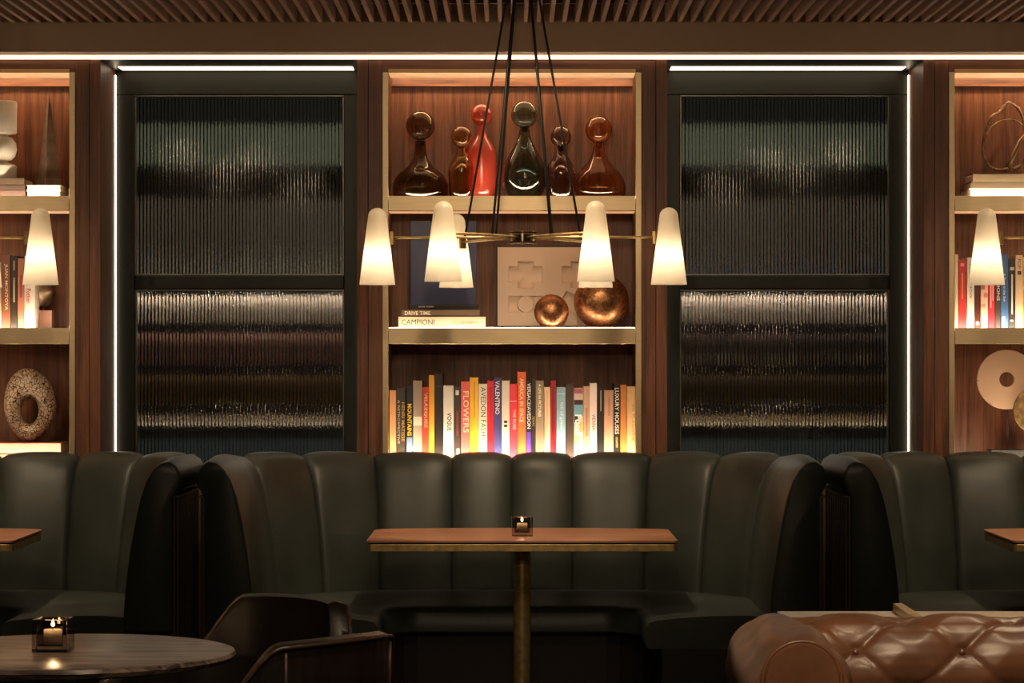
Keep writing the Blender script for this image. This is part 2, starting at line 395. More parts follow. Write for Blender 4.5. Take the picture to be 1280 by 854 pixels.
def window(n, cx):
    r = struct('window_%d' % n, (cx, 0.4, 0.92))
    h = P / 2 - CASE_H                    # half opening
    x0, x1 = cx - h, cx + h
    yf = 0.39
    gx0, gx1 = cx - 0.401, cx + 0.401     # visible glass
    zt, zb = 2.348, 1.661
    # frame
    obj('frame_head', BX(x0 + .001, x1 - .001, yf, yf + 0.07, zt, Z_TOP - .001, bev=.003), frame_paint, r)
    obj('frame_stile', BX(x0 + .001, gx0, yf, yf + 0.07, 0.925, zt - .0005, bev=.003), frame_paint, r)
    obj('frame_stile', BX(gx1, x1 - .001, yf, yf + 0.07, 0.925, zt - .0005, bev=.003), frame_paint, r)
    obj('meeting_rail', BX(gx0 + .0005, gx1 - .0005, yf + .004, yf + 0.07, 1.606, 1.6555, bev=.003), frame_paint, r)
    obj('bottom_rail', BX(gx0 + .0005, gx1 - .0005, yf + .004, yf + 0.08, 0.9, 0.925, bev=.003), frame_paint, r)
    def beads(za, zc, y, wd=0.007):
        for (a, b, c, d) in ((gx0, gx1, zc - wd, zc), (gx0, gx1, za, za + wd), (gx0, gx0 + wd, za + wd, zc - wd), (gx1 - wd, gx1, za + wd, zc - wd)):
            obj('glazing_bead', BX(a + .0006, b - .0006, y, y + 0.02, c, d, bev=.0015), bead_metal, r)
    beads(1.656, zt - .001, yf + 0.006); beads(0.926, 1.605, yf + 0.03)
    obj('pane', reeded(gx0 + .008, gx1 - .008, 1.664, zt - .009, yf + 0.020, 58, 0.0036, seg=8, both=True), flute_glass, r)
    obj('pane', reeded(gx0 + .008, gx1 - .008, 0.934, 1.597, yf + 0.046, 58, 0.0036, seg=8, both=True), flute_glass, r)
    # light line around the recess
    obj('led_strip', BX(x0 + .03, x1 - .03, 0.24, 0.36, Z_TOP - .003, Z_TOP - .0005), led_window, r)
    for sx in (-1, 1):
        xs = cx + sx * h
        a, b = sorted((xs - sx * .0008, xs - sx * .0035))
        obj('led_strip', BX(a, b, 0.368, 0.386, 0.93, Z_TOP - .02), led_window_side, r)
    # sill with two bright metal lines
    obj('sill', BX(x0 + .001, x1 - .001, 0.14, yf - .002, 0.872, 0.905, bev=.002), frame_paint, r)
    obj('sill_strip', BX(x0 + .002, x1 - .002, 0.128, 0.1395, 0.899, 0.903), brass, r)
    obj('sill_strip', BX(x0 + .002, x1 - .002, 0.128, 0.1395, 0.890, 0.894), brass, r)
    # head panel of the recess
    obj('recess_head', BX(x0 + .001, x1 - .001, 0.0, yf, Z_TOP - .0004, Z_TOP + .001), frame_paint, r)
    # reeded dado below
    d = obj('reeded_dado', reeded(x0 + .001, x1 - .001, 0.02, 0.868, 0.125, 66, 0.005, thick=0.03), dark_panel, wk)
window(1, -P / 2); window(2, P / 2)

# ------------------------------------------------------------------ bookcases
SH1, SH2, SH3 = 1.9385, 1.4530, 0.925     # shelf tops
ZO = 2.394                                # underside of the opening's head
def bookcase(cx, label, mid):
    r = thing('bookcase', label, 'bookcase', (cx, 0.0, 0.0), 0, 'built in walnut bookcases')
    H = CASE_H; I = 0.455
    for s in (-1, 1):
        def sp(a, b): return sorted((cx + s * a, cx + s * b))
        a, b = sp(H, 0.530); obj('side_panel', BX(a, b, 0.0, 0.40, 0, Z_TOP, bev=.0012), walnut, r)
        a, b = sp(0.5285, 0.477); obj('frame_stile', BX(a, b, 0.004, 0.022, 0.0, Z_TOP - .002, bev=.001), walnut, r)
        a, b = sp(0.4765, I); obj('brass_edge', BX(a, b, 0.001, 0.030, 0.45, ZO, bev=.001), brass, r)
        a, b = sp(0.4765, I + .001); obj('side_lining', BX(a, b, 0.031, 0.302, 0.45, ZO), walnut, r)
    obj('frame_rail', BX(cx - .4765, cx + .4765, 0.004, 0.022, ZO + .0005, Z_TOP - .002, bev=.001), walnut_h, r)
    obj('head_board', BX(cx - .4765, cx + .4765, 0.023, 0.302, ZO + .013, Z_TOP - .002), walnut_h, r)
    obj('brass_head', BX(cx - I, cx + I, 0.002, 0.012, ZO - .001, ZO + .0125), satin_gold, r)
    obj('glowing_underside', BX(cx - I, cx + I, 0.0125, 0.210, ZO - .0005, ZO + .0125), head_glow, r)  # emissive panel put in where the brass underside catches the light
    obj('led_strip', BX(cx - I, cx + I, 0.216, 0.230, ZO + .009, ZO + .0125), led_top, r)
    obj('valance', BX(cx - I, cx + I, 0.270, 0.302, ZO - .026, ZO + .0125), walnut_h, r)
    obj('back_panel', BX(cx - .4765, cx + .4765, 0.3025, 0.32, 0, Z_TOP - .002), walnut, r)
    for k, (zt, th) in enumerate(((SH1, 0.054), (SH2, 0.059), (SH3, 0.06))):
        sh = obj('shelf', BX(cx - I + .0005, cx + I - .0005, 0.020, 0.302, zt - th + .004, zt - .004), walnut_h, r)
        obj('brass_lip', BX(cx - I + .0005, cx + I - .0005, -0.001, 0.006, zt - th, zt + .0005, bev=.0008), brass, sh)
        obj('led_strip', BX(cx - I + .003, cx + I - .003, 0.0075, 0.0145, zt - .008, zt + (.0005, .002 if mid else .0005, .012)[k]), led_lip_top if k == 0 else (led_lip if mid else led_lip_side) if k < 2 else (led_lip_low if mid else led_lip_top), sh)
        if k == 0:
            obj('brass_soffit', BX(cx - I + .0005, cx + I - .0005, 0.0075, 0.030, zt - th - .001, zt - th + .0035), satin_gold, sh)
            obj('led_strip', BX(cx - I + .0005, cx + I - .0005, 0.032, 0.19, zt - th - .001, zt - th + .0035), led_under, sh)
    obj('base_panel', BX(cx - .4765, cx + .4765, 0.023, 0.040, 0, 0.44), walnut, r)
    return r
bookcase(0, 'walnut bookcase with glass bottles and a long row of books, between both windows', True)
bookcase(-P, 'walnut bookcase holding the white vase and marble ring, beside the left window', False)
bookcase(P, 'walnut bookcase holding the pale disc and wire loop, beside the right window', False)

# ------------------------------------------------------------------ dim bar behind the fluted windows
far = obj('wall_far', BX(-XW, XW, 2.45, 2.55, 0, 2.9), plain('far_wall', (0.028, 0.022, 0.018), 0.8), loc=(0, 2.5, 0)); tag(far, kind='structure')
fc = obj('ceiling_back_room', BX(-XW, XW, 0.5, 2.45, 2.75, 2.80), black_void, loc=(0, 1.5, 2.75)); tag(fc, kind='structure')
jar_mats = [plain('jar_pale', S(205, 190, 165), 0.25), plain('jar_rose', S(190, 130, 110), 0.25), plain('jar_gold', S(190, 150, 80), 0.25), plain('jar_blue', S(90, 110, 150), 0.25)]
def back_bar(cx, side):
    y0 = 2.0
    b = obj('bulkhead', BX(cx - .95, cx + .95, y0, y0 + .4, 2.185, 2.37, bev=.004), plain('sage_paint', S(120, 122, 106), 0.7), far)
    cab = thing('back_bar', 'dim back bar with lit shelves behind the %s fluted window' % side, 'bar', (cx, y0, 0))
    obj('counter_front', BX(cx - .95, cx + .95, y0 - .35, y0 - .3, 0.0, 1.03), plain('slate_blue', S(104, 114, 120), 0.5), cab)
    obj('countertop', BX(cx - .95, cx + .95, y0 - .37, y0 + .4, 1.03, 1.05), plain('bar_top', S(60, 50, 45), 0.3), cab)
    obj('back_panel', BX(cx - .95, cx + .95, y0 + .3, y0 + .33, 1.05, 2.18), plain('bar_back', S(120, 104, 92), 0.5), cab)
    for k, z in enumerate((1.13, 1.305, 1.49, 1.655)):
        bs = obj('shelf', BX(cx - .95, cx + .95, y0 + .05, y0 + .299, z - .02, z), plain('bar_shelf', S(50, 40, 36), 0.4), cab)
        obj('shelf_lip', BX(cx - .95, cx + .95, y0 + .04, y0 + .0495, z - .045, z), plain('bar_shelf', S(50, 40, 36), 0.4), bs)
        obj('led_strip', BX(cx - .94, cx + .94, y0 + .275, y0 + .285, z - .028, z - .0205), led_bar[k if side == 'left' else k + 4], bs)
    lev = (1.05, 1.13, 1.305, 1.49, 1.655)
    for k, z in enumerate(lev):
        n = 12
        for i in range(n):
            x = cx - .62 + 1.24 * (i + random.uniform(.2, .8)) / n
            h = (random.uniform(.03, .06), random.uniform(.07, .12), random.uniform(.08, .13), random.uniform(.04, .10), random.uniform(.10, .20))[k]; rr = random.uniform(.022, .036)
            bm = bmesh.new()
            lathe(bm, [(0, 0), (rr, 0), (rr, h * .6), (rr * .45, h * .75), (rr * .4, h), (0, h)], 0, 0, 0, 12)
            mi = (0, 2, 1, 0, 0)[k] if side == 'left' else (2, 2, 0, 0, 3)[k]
            o = obj('jar', bm, jar_mats[mi if random.random() < .75 else random.randrange(4)], loc=(x, y0 + .16, z), smooth=True, world=False)
            tag(o, 'small bottle blurred behind the %s fluted window, on the %s' % (side, ('bar counter', 'lowest shelf', 'second shelf', 'third shelf', 'top shelf')[k]), 'bottle', 'bottles on the back bar, %s window' % side)
led_bar = [emit('led_bar_%d' % i, c, s) for i, (c, s) in enumerate([((1, .75, .5), 11.0), ((1, .66, .32), 3), ((1, .58, .46), 8), ((1, .9, .75), 44.0),
                                                                     ((1, .72, .42), 11.0), ((1, .75, .45), 2), ((.9, .85, .8), 2), ((1, .9, .8), 44.0)])]
back_bar(-P / 2, 'left'); back_bar(P / 2, 'right')
def area(loc, tgt, sx, sy, power, col):
    l = bpy.data.lights.new('added_bar_light', 'AREA'); l.shape = 'RECTANGLE'; l.size = sx; l.size_y = sy; l.energy = power; l.color = col
    o = bpy.data.objects.new('added_bar_light', l); C.objects.link(o); o.location = loc
    o.rotation_euler = (Vector(tgt) - Vector(loc)).to_track_quat('-Z', 'Y').to_euler()
for sx in (-1, 1):
    area((sx * P / 2, 0.8, 2.7), (sx * P / 2, 2.0, 1.7), 1.2, 0.15, 7.0, (1, .93, .8))  # unseen lamps added to light the bulkhead and back bar

# ================================================================== BOOTHS
BH, YB, RC, YE = 0.985, -0.05, 0.62, -1.26
AS = BH - RC
T1, T2, T3 = AS, AS + RC * PI / 2, AS + RC * PI / 2 + (RC + YE - YB) * -1
def plan(t):
    """outer shell of a booth: arclength t from the centre of its back -> (x, y, inward nx, ny)"""
    s = 1 if t >= 0 else -1; a = abs(t)
    if a <= T1: return (s * a, YB, 0, -1)
    if a <= T2:
        th = (a - T1) / RC
        return (s * (AS + RC * math.sin(th)), YB - RC + RC * math.cos(th), -s * math.sin(th), -math.cos(th))
    return (s * BH, YB - RC - (a - T2), -s, 0)
PROF = [(0.150, 0.46), (0.152, 0.52), (0.146, 0.60), (0.134, 0.70), (0.116, 0.80), (0.098, 0.88), (0.078, 0.935), (0.056, 0.970), (0.030, 0.990), (0.002, 0.994), (-0.020, 0.980), (-0.033, 0.955), (-0.034, 0.925), (-0.022, 0.905), (-0.004, 0.900)]
SEAMS = [0, 0.22, 0.51, 0.80, 1.13, T3]
def lift(t):
    a = abs(t); return -0.004 + 0.022 * max(0, min(1, (a - 0.4) / 1.3))
def channel(t0, t1, cx):
    bm = bmesh.new(); rows = []; n = 16 if t1 - t0 < .5 else 30
    for i in range(n + 1):
        u = -1 + 2 * i / n; t = t0 + (t1 - t0) * (i / n)
        x, y, nx, ny = plan(t)
        bul = (1 - abs(u) ** 2.6) ** 0.6 if abs(u) < 1 else 0
        row = []
        for j, (pn, pz) in enumerate(PROF):
            a = PROF[max(0, j - 1)]; b = PROF[min(len(PROF) - 1, j + 1)]
            tx, tz = b[0] - a[0], b[1] - a[1]; L = math.hypot(tx, tz); ox, oz = tz / L, -tx / L   # outward of the cushion
            k = 0.022 * bul - 0.012
            if j >= len(PROF) - 2: k = 0
            nn = pn + ox * k; zz = pz + oz * k + lift(t) * max(0, (pz - .6) / .4)
            row.append((cx + x + nx * nn, y + ny * nn, zz))
        rows.append(row)
    # close to the shell so that each channel is a solid pad
    for i, row in enumerate(rows):
        t = t0 + (t1 - t0) * (i / n); x, y, nx, ny = plan(t)
        row.append((cx + x + nx * .003, y + ny * .003, 0.46))
    V = grid_surface(bm, rows, close_v=True)
    bm.faces.new(V[0]); bm.faces.new(V[-1])
    return bm
def loft_u(cx, inner, outer_n, zfun, ts, prof):
    pass
def seat_inner(t):
    """front edge of the seat opposite plan(t)"""
    s = 1 if t >= 0 else -1; a = abs(t)
    xi, yi, rr = 0.434, -0.76, 0.13
    # path: centre -> (xi-rr, yi) -> corner -> (xi, YE)
    L1 = xi - rr; L2 = rr * PI / 2; L3 = abs(YE - yi) - rr
    q = a / T3
    if q < 0.42: return (s * L1 * q / 0.42, yi, 0, -1)
    if q < 0.62:
        th = (q - .42) / .20 * PI / 2
        return (s * (xi - rr + rr * math.sin(th)), yi - rr + rr * math.cos(th), -s * math.sin(th), -math.cos(th))
    return (s * xi, yi - rr - L3 * (q - .62) / .38, -s, 0)
def seat_piece(t0, t1, cx, n):
    bm = bmesh.new(); rows = []
    for i in range(n + 1):
        t = t0 + (t1 - t0) * i / n
        x, y, nx, ny = plan(t); ix, iy, jx, jy = seat_inner(t)
        ox, oy = x + nx * .120, y + ny * .120
        row = []
        for q, z in ((0, .505), (.25, .513), (.5, .512), (.75, .505), (.92, .497), (.975, .490), (1.0, .474)):
            row.append((cx + ox + (ix - ox) * q, oy + (iy - oy) * q, z))
        row.append((cx + ix, iy, .412)); row.append((cx + ix - jx * .01, iy - jy * .01, .405))
        row.append((cx + ox, oy, .405))
        rows.append(row)
    V = grid_surface(bm, rows, close_v=True); bm.faces.new(V[0]); bm.faces.new(V[-1]); return bm
def seat_base(cx):
    bm = bmesh.new(); rows = []; n = 60
    for i in range(n + 1):
        t = -T3 + 2 * T3 * i / n; x, y, nx, ny = plan(t); ix, iy, jx, jy = seat_inner(t)
        a = (cx + x + nx * .01, y + ny * .01); b = (cx + ix - jx * .05, iy - jy * .05)
        rows.append([(*a, 0), (*a, .404), (*b, .404), (*b, 0)])
    V = grid_surface(bm, rows, close_v=True); bm.faces.new(V[0]); bm.faces.new(V[-1]); return bm
def booth(cx, label):
    r = thing('booth_banquette', label, 'banquette', (cx, -0.6, 0), 0, 'green leather booths')
    for s in (1, -1):
        for a, b in zip(SEAMS, SEAMS[1:]):
            t0, t1 = (a, b) if s > 0 else (-b, -a)
            smooth_by_angle(obj('back_channel', channel(t0, t1, cx), leather_green, r), 60)
    cuts = [-T3, -0.215, 0.235, T3]
    for a, b in zip(cuts, cuts[1:]):
        smooth_by_angle(obj('seat_cushion', seat_piece(a + .0008, b - .0008, cx, 44 if abs(b - a) > .6 else 10), leather_green, r), 50)
    obj('base', seat_base(cx), plinth_dark, r)
    # outer shell
    bm = bmesh.new(); rows = []
    for i in range(81):
        t = -T3 + 2 * T3 * i / 80; x, y, nx, ny = plan(t)
        rows.append([(cx + x + nx * .002, y + ny * .002, 0.0), (cx + x + nx * .002, y + ny * .002, .90), (cx + x - nx * .012, y - ny * .012, .90), (cx + x - nx * .012, y - ny * .012, 0.0)])
    V = grid_surface(bm, rows, close_v=True); bm.faces.new(V[0]); bm.faces.new(V[-1])
    smooth_by_angle(obj('shell', bm, dark_panel, r), 40)
    for s in (-1, 1):
        # padded end cap
        bm = bmesh.new(); ring = [(n_, z_) for n_, z_ in PROF[:-1]]
        ring = [(n_ + .002, z_ + lift(T3) * max(0, (z_ - .6) / .4)) for n_, z_ in ring] + [(-.006, .895), (-.006, .46)]
        cxn = sum(p[0] for p in ring) / len(ring); czn = sum(p[1] for p in ring) / len(ring)
        rows = []
        for ins, dy in ((1.0, 0.0), (1.0, -.006), (.965, -.014), (.90, -.017)):
            rows.append([(cx + s * (BH - (cxn + (p[0] - cxn) * ins)), YE - .0005 + dy, czn + (p[1] - czn) * (1 - (1 - ins) * .3)) for p in ring])
        V = grid_surface(bm, rows, close_v=True); bm.faces.new(V[0]); bm.faces.new(V[-1])
        smooth_by_angle(obj('end_cap', bm, leather_green, r), 50)
        # upright slats on the outside of the arm
        for k in range(9):
            y = YE + .02 + k * .066
            xa, xb = sorted((cx + s * (BH + .0122), cx + s * (BH + .022)))
            obj('slat', BX(xa, xb, y, y + .046, .02, .893, bev=.003), dark_panel, r)
        xa, xb = sorted((cx + s * (BH + .0122), cx + s * (BH + .026)))
        obj('slat_rail', BX(xa, xb, YE + .005, YE + .62, .8935, .901), dark_panel, r)
    return r
booth(0, 'dark green channelled leather booth in the middle, below the long row of books')
booth(-P, 'dark green channelled leather booth at left edge, behind the grey marble table')
booth(P, 'dark green channelled leather booth at right edge, behind the brown sofa')

# ------------------------------------------------------------------ booth tables
def booth_table(cx, label):
    r = thing('pedestal_table', label, 'table', (cx, -0.84, 0), 0, 'pedestal tables in the booths')
    h, yf, yc, yb = 0.516, -1.04, -0.48, -0.365
    def outline(k):
        pts = []
        hh = h - k
        pts += [(cx - hh + .012, yf + k), (cx + hh - .012, yf + k), (cx + hh - .003, yf + k + .004), (cx + hh, yf + k + .014)]
        pts += [(cx + hh, yc)]
        for i in range(1, 20):
            a = PI / 2 * 2 * i / 20
            pts.append((cx + (hh) * math.cos(a) * (1 - .0 * i), yc + (yb - k - yc) * math.sin(a) ** .75))
        pts += [(cx - hh, yc), (cx - hh, yf + k + .014), (cx - hh + .003, yf + k + .004)]
        return pts
    obj('tabletop', prism(bmesh.new(), outline(0), .733, .741, bev=.0015), top_wood, r)
    obj('shadow_gap', prism(bmesh.new(), outline(.010), .7285, .733), black_void, r)
    obj('brass_band', prism(bmesh.new(), outline(.003), .704, .7285, bev=.0015), brass_old, r)
    smooth_by_angle(obj('column', lathe(bmesh.new(), [(0, .02), (.029, .02), (.029, .7038), (0, .7038)], cx, -.84, 0, 32), brass_old, r), 40)
    smooth_by_angle(obj('foot', lathe(bmesh.new(), [(0, 0), (.21, 0), (.21, .008), (.05, .02), (0, .02)], cx, -.84, 0, 40), brass_old, r), 30)
    return r
booth_table(0.034, 'wood table with brass edge and column in the middle booth')
booth_table(-2.165, 'wood table with brass edge in the left booth, cut by the left frame edge')
booth_table(2.171, 'wood table with brass edge in the right booth, cut by the right frame edge')

# ------------------------------------------------------------------ candle holders
smoke_glass = glass('smoky_glass', (0.48, 0.43, 0.39), 0.0, 1.5)
wax = plain('wax', (0.8, 0.66, 0.48), 0.5)
flame_mat = emit('flame', (1.0, 0.72, 0.36), 40.0)
def candle(x, y, z, wd, rot, label):
    r = thing('candle_holder', label, 'candle', (x, y, z), rot, 'glass cube candle holders')
    h = wd / 2; hh = wd * .93; th = wd * .13
    bm = bmesh.new()
    # hollow cube: outer box and inner well joined at the rim
    def ring(a, zz): return [bm.verts.new(v) for v in ((-a, -a, zz), (a, -a, zz), (a, a, zz), (-a, a, zz))]
    r0, r1 = ring(h, .0), ring(h, hh); r2, r3 = ring(h - th, hh), ring(h - th, th * 1.3)
    for a, b in ((r0, r1), (r1, r2), (r2, r3)):
        for k in range(4): bm.faces.new((a[k], a[(k + 1) % 4], b[(k + 1) % 4], b[k]))
    bm.faces.new(r0); bm.faces.new(r3)
    bmesh.ops.bevel(bm, geom=[e for e in bm.edges], offset=wd * .02, segments=1, affect='EDGES')
    obj('glass_cube', bm, smoke_glass, r, world=False)
    k = wd / .075
    obj('wax_candle', lathe(bmesh.new(), [(0, th * 1.35), (.019 * k, th * 1.35), (.019 * k, th * 1.35 + .033 * k), (0, th * 1.35 + .031 * k)], 0, 0, 0, 20), wax, r, world=False, smooth=True)
    zt = th * 1.35 + .032 * k
    obj('wick', lathe(bmesh.new(), [(0, zt - .002), (.0009, zt - .002), (.0009, zt + .006 * k), (0, zt + .006 * k)], 0, 0, 0, 8), black_void, r, world=False)
    obj('flame', lathe(bmesh.new(), [(0, zt + .0065 * k), (.0032 * k, zt + .009 * k), (.0038 * k, zt + .012 * k), (.002 * k, zt + .018 * k), (0, zt + .023 * k)], 0, 0, 0, 12), flame_mat, r, world=False, smooth=True)
    l = bpy.data.lights.new('candle_light', 'POINT'); l.energy = .35; l.color = (1, .62, .3); l.shadow_soft_size = .006
    lo = bpy.data.objects.new('candle_light', l); C.objects.link(lo); lo.parent = r; lo.location = (0, 0, hh + .012)
    return r
candle(WX(652.5, -.80), -.80, .741, .070, .04, 'lit smoky glass cube candle on the middle booth table')
candle(WX(66.5, -4.46), -4.46, .741, .074, -.06, 'lit smoky glass cube candle on the round marble table')

# ------------------------------------------------------------------ chandeliers
def chandelier(cx, label, delta):
    zc = 1.749; cy = -0.89; R = 0.49
    r = thing('chandelier', label, 'chandelier', (cx, cy, zc), delta, 'six armed chandeliers over the booths')
    hexa = lambda q: [(q * math.cos(PI / 3 * k + PI / 6), q * math.sin(PI / 3 * k + PI / 6)) for k in range(6)]
    hub = obj('hub', prism(bmesh.new(), hexa(.030), -.010, .010), black_void, r, world=False)
    for z in (-.019, .013): obj('hub_plate', prism(bmesh.new(), hexa(.054), z, z + .006, bev=.001, seg=1), brass_dark, hub, world=False)
    for k in range(6):
        a = PI / 3 * k + PI / 6
        obj('hub_bolt', lathe(bmesh.new(), [(0, -.021), (.005, -.021), (.005, .021), (0, .021)], .043 * math.cos(a), .043 * math.sin(a), 0, 10), brass, hub, world=False)
    zt = 2.79 - zc
    obj('canopy', lathe(bmesh.new(), [(0, zt), (.06, zt), (.06, zt - .02), (.03, zt - .035), (0, zt - .035)], 0, 0, 0, 28), brass_dark, r, world=False)
    prof = []
    # opal shade: outer wall up, dome; thin inner wall down (open at the bottom)
    zb, ztop, rb, rt = 1.591 - zc, 1.850 - zc, .0605, .0315
    outp = [(rb, zb)]
    zs = ztop - rt * 1.0
    for i in range(1, 9): outp.append((rb + (rt - rb) * (i / 8) ** 1.0, zb + (zs - zb) * i / 8))
    for i in range(1, 9):
        a = PI / 2 * i / 8; outp.append((rt * math.cos(a) if i < 8 else 0, zs + rt * math.sin(a)))
    shade_bm = lathe(bmesh.new(), outp, 0, 0, 0, 40)
    shade_me = None
    for k in range(6):
        a = PI / 3 * k
        ca, sa = math.cos(a), math.sin(a)
        arm = obj('arm', tube(bmesh.new(), [(ca * .03, sa * .03, .0), (ca * .2, sa * .2, .002), (ca * .438, sa * .438, 0)], .0048, 10), brass_old, r, world=False, smooth=True)
        bm = bmesh.new(); box(bm, .434, .446, -.011, .011, -.022, .022, bev=.0015)
        bmesh.ops.rotate(bm, verts=bm.verts, cent=(0, 0, 0), matrix=Matrix.Rotation(a, 3, 'Z'))
        obj('bracket', bm, brass_dark, arm, world=False)
        if shade_me is None:
            sh = obj('shade', shade_bm, opal, r, world=False, smooth=True); shade_me = sh.data
        else:
            sh = bpy.data.objects.new('shade', shade_me); C.objects.link(sh); sh.parent = r
        sh.location = (ca * R, sa * R, 0)
        b = obj('bulb', lathe(bmesh.new(), [(0, -.060), (.010, -.052), (.013, -.036), (.009, -.015), (.006, .01), (0, .012)], ca * R, sa * R, 0, 14), bulb_mat, r, world=False, smooth=True)
        l = bpy.data.lights.new('bulb_light', 'POINT'); l.energy = BULB; l.color = (1, .80, .57); l.shadow_soft_size = .017
        lo = bpy.data.objects.new('bulb_light', l); C.objects.link(lo); lo.parent = r; lo.location = (ca * R, sa * R, -.062)
        obj('cable', tube(bmesh.new(), [(ca * .194, sa * .194, .004), (ca * .02, sa * .02, zt - .036)], .0040, 8), cable_black, r, world=False, smooth=True)
    return r
BULB = 0.54
bulb_mat = emit('bulb_glass', (1, .8, .55), 1.0)
chandelier(WX(653.5, -.89), 'brass chandelier with six opal cone shades hanging over the middle booth', math.radians(-1.7))
chandelier(-2.078, 'brass chandelier over the left booth, only one opal shade in frame', math.radians(2.8))
chandelier(2.089, 'brass chandelier over the right booth, only one opal shade in frame', math.radians(-3.0))

# ================================================================== BOOKS
def spine_book(px0, px1, ptop, zfloor, yf, rgb, label, group, texts=(), bands=(), depth=0.20, tilt=0.0, rough=0.45):
    x0, x1 = WX(px0, yf) + .0004, WX(px1, yf) - .0004; zt = WZ(ptop, yf)
    cx = (x0 + x1) / 2
    r = thing('book', label, 'book', (cx, yf, zfloor), 0, group)
    bm = bmesh.new(); t = .0022; z0 = zfloor + .0003
    box(bm, x0, x1, yf, yf + t, z0, zt, bev=.0007); box(bm, x0, x0 + t, yf + t, yf + depth, z0, zt); box(bm, x1 - t, x1, yf + t, yf + depth, z0, zt)
    cover = obj('cover', bm, paper(rgb, rough), r)
    obj('page_block', BX(x0 + t + .0001, x1 - t - .0001, yf + t + .0005, yf + depth - .005, z0 + .002, zt - .003), page_mat, r)
    for (a, b, c, d, col) in bands:
        obj('spine_band', BX(max(x0 + .0003, WX(a, yf)), min(x1 - .0003, WX(b, yf)), yf - .0004, yf + .001, max(z0, WZ(d, yf)), min(zt, WZ(c, yf))), paper(col, rough), cover)
    for (body, a, b, c, d, col) in texts:
        obj('spine_title', text_vert(bmesh.new(), body, WX(a, yf), WX(b, yf), WZ(d, yf), WZ(c, yf), yf - .0007), paper(col, .5), cover)
    return r
G = 'upright books on the bottom shelf of the middle bookcase'
Y0 = 0.030
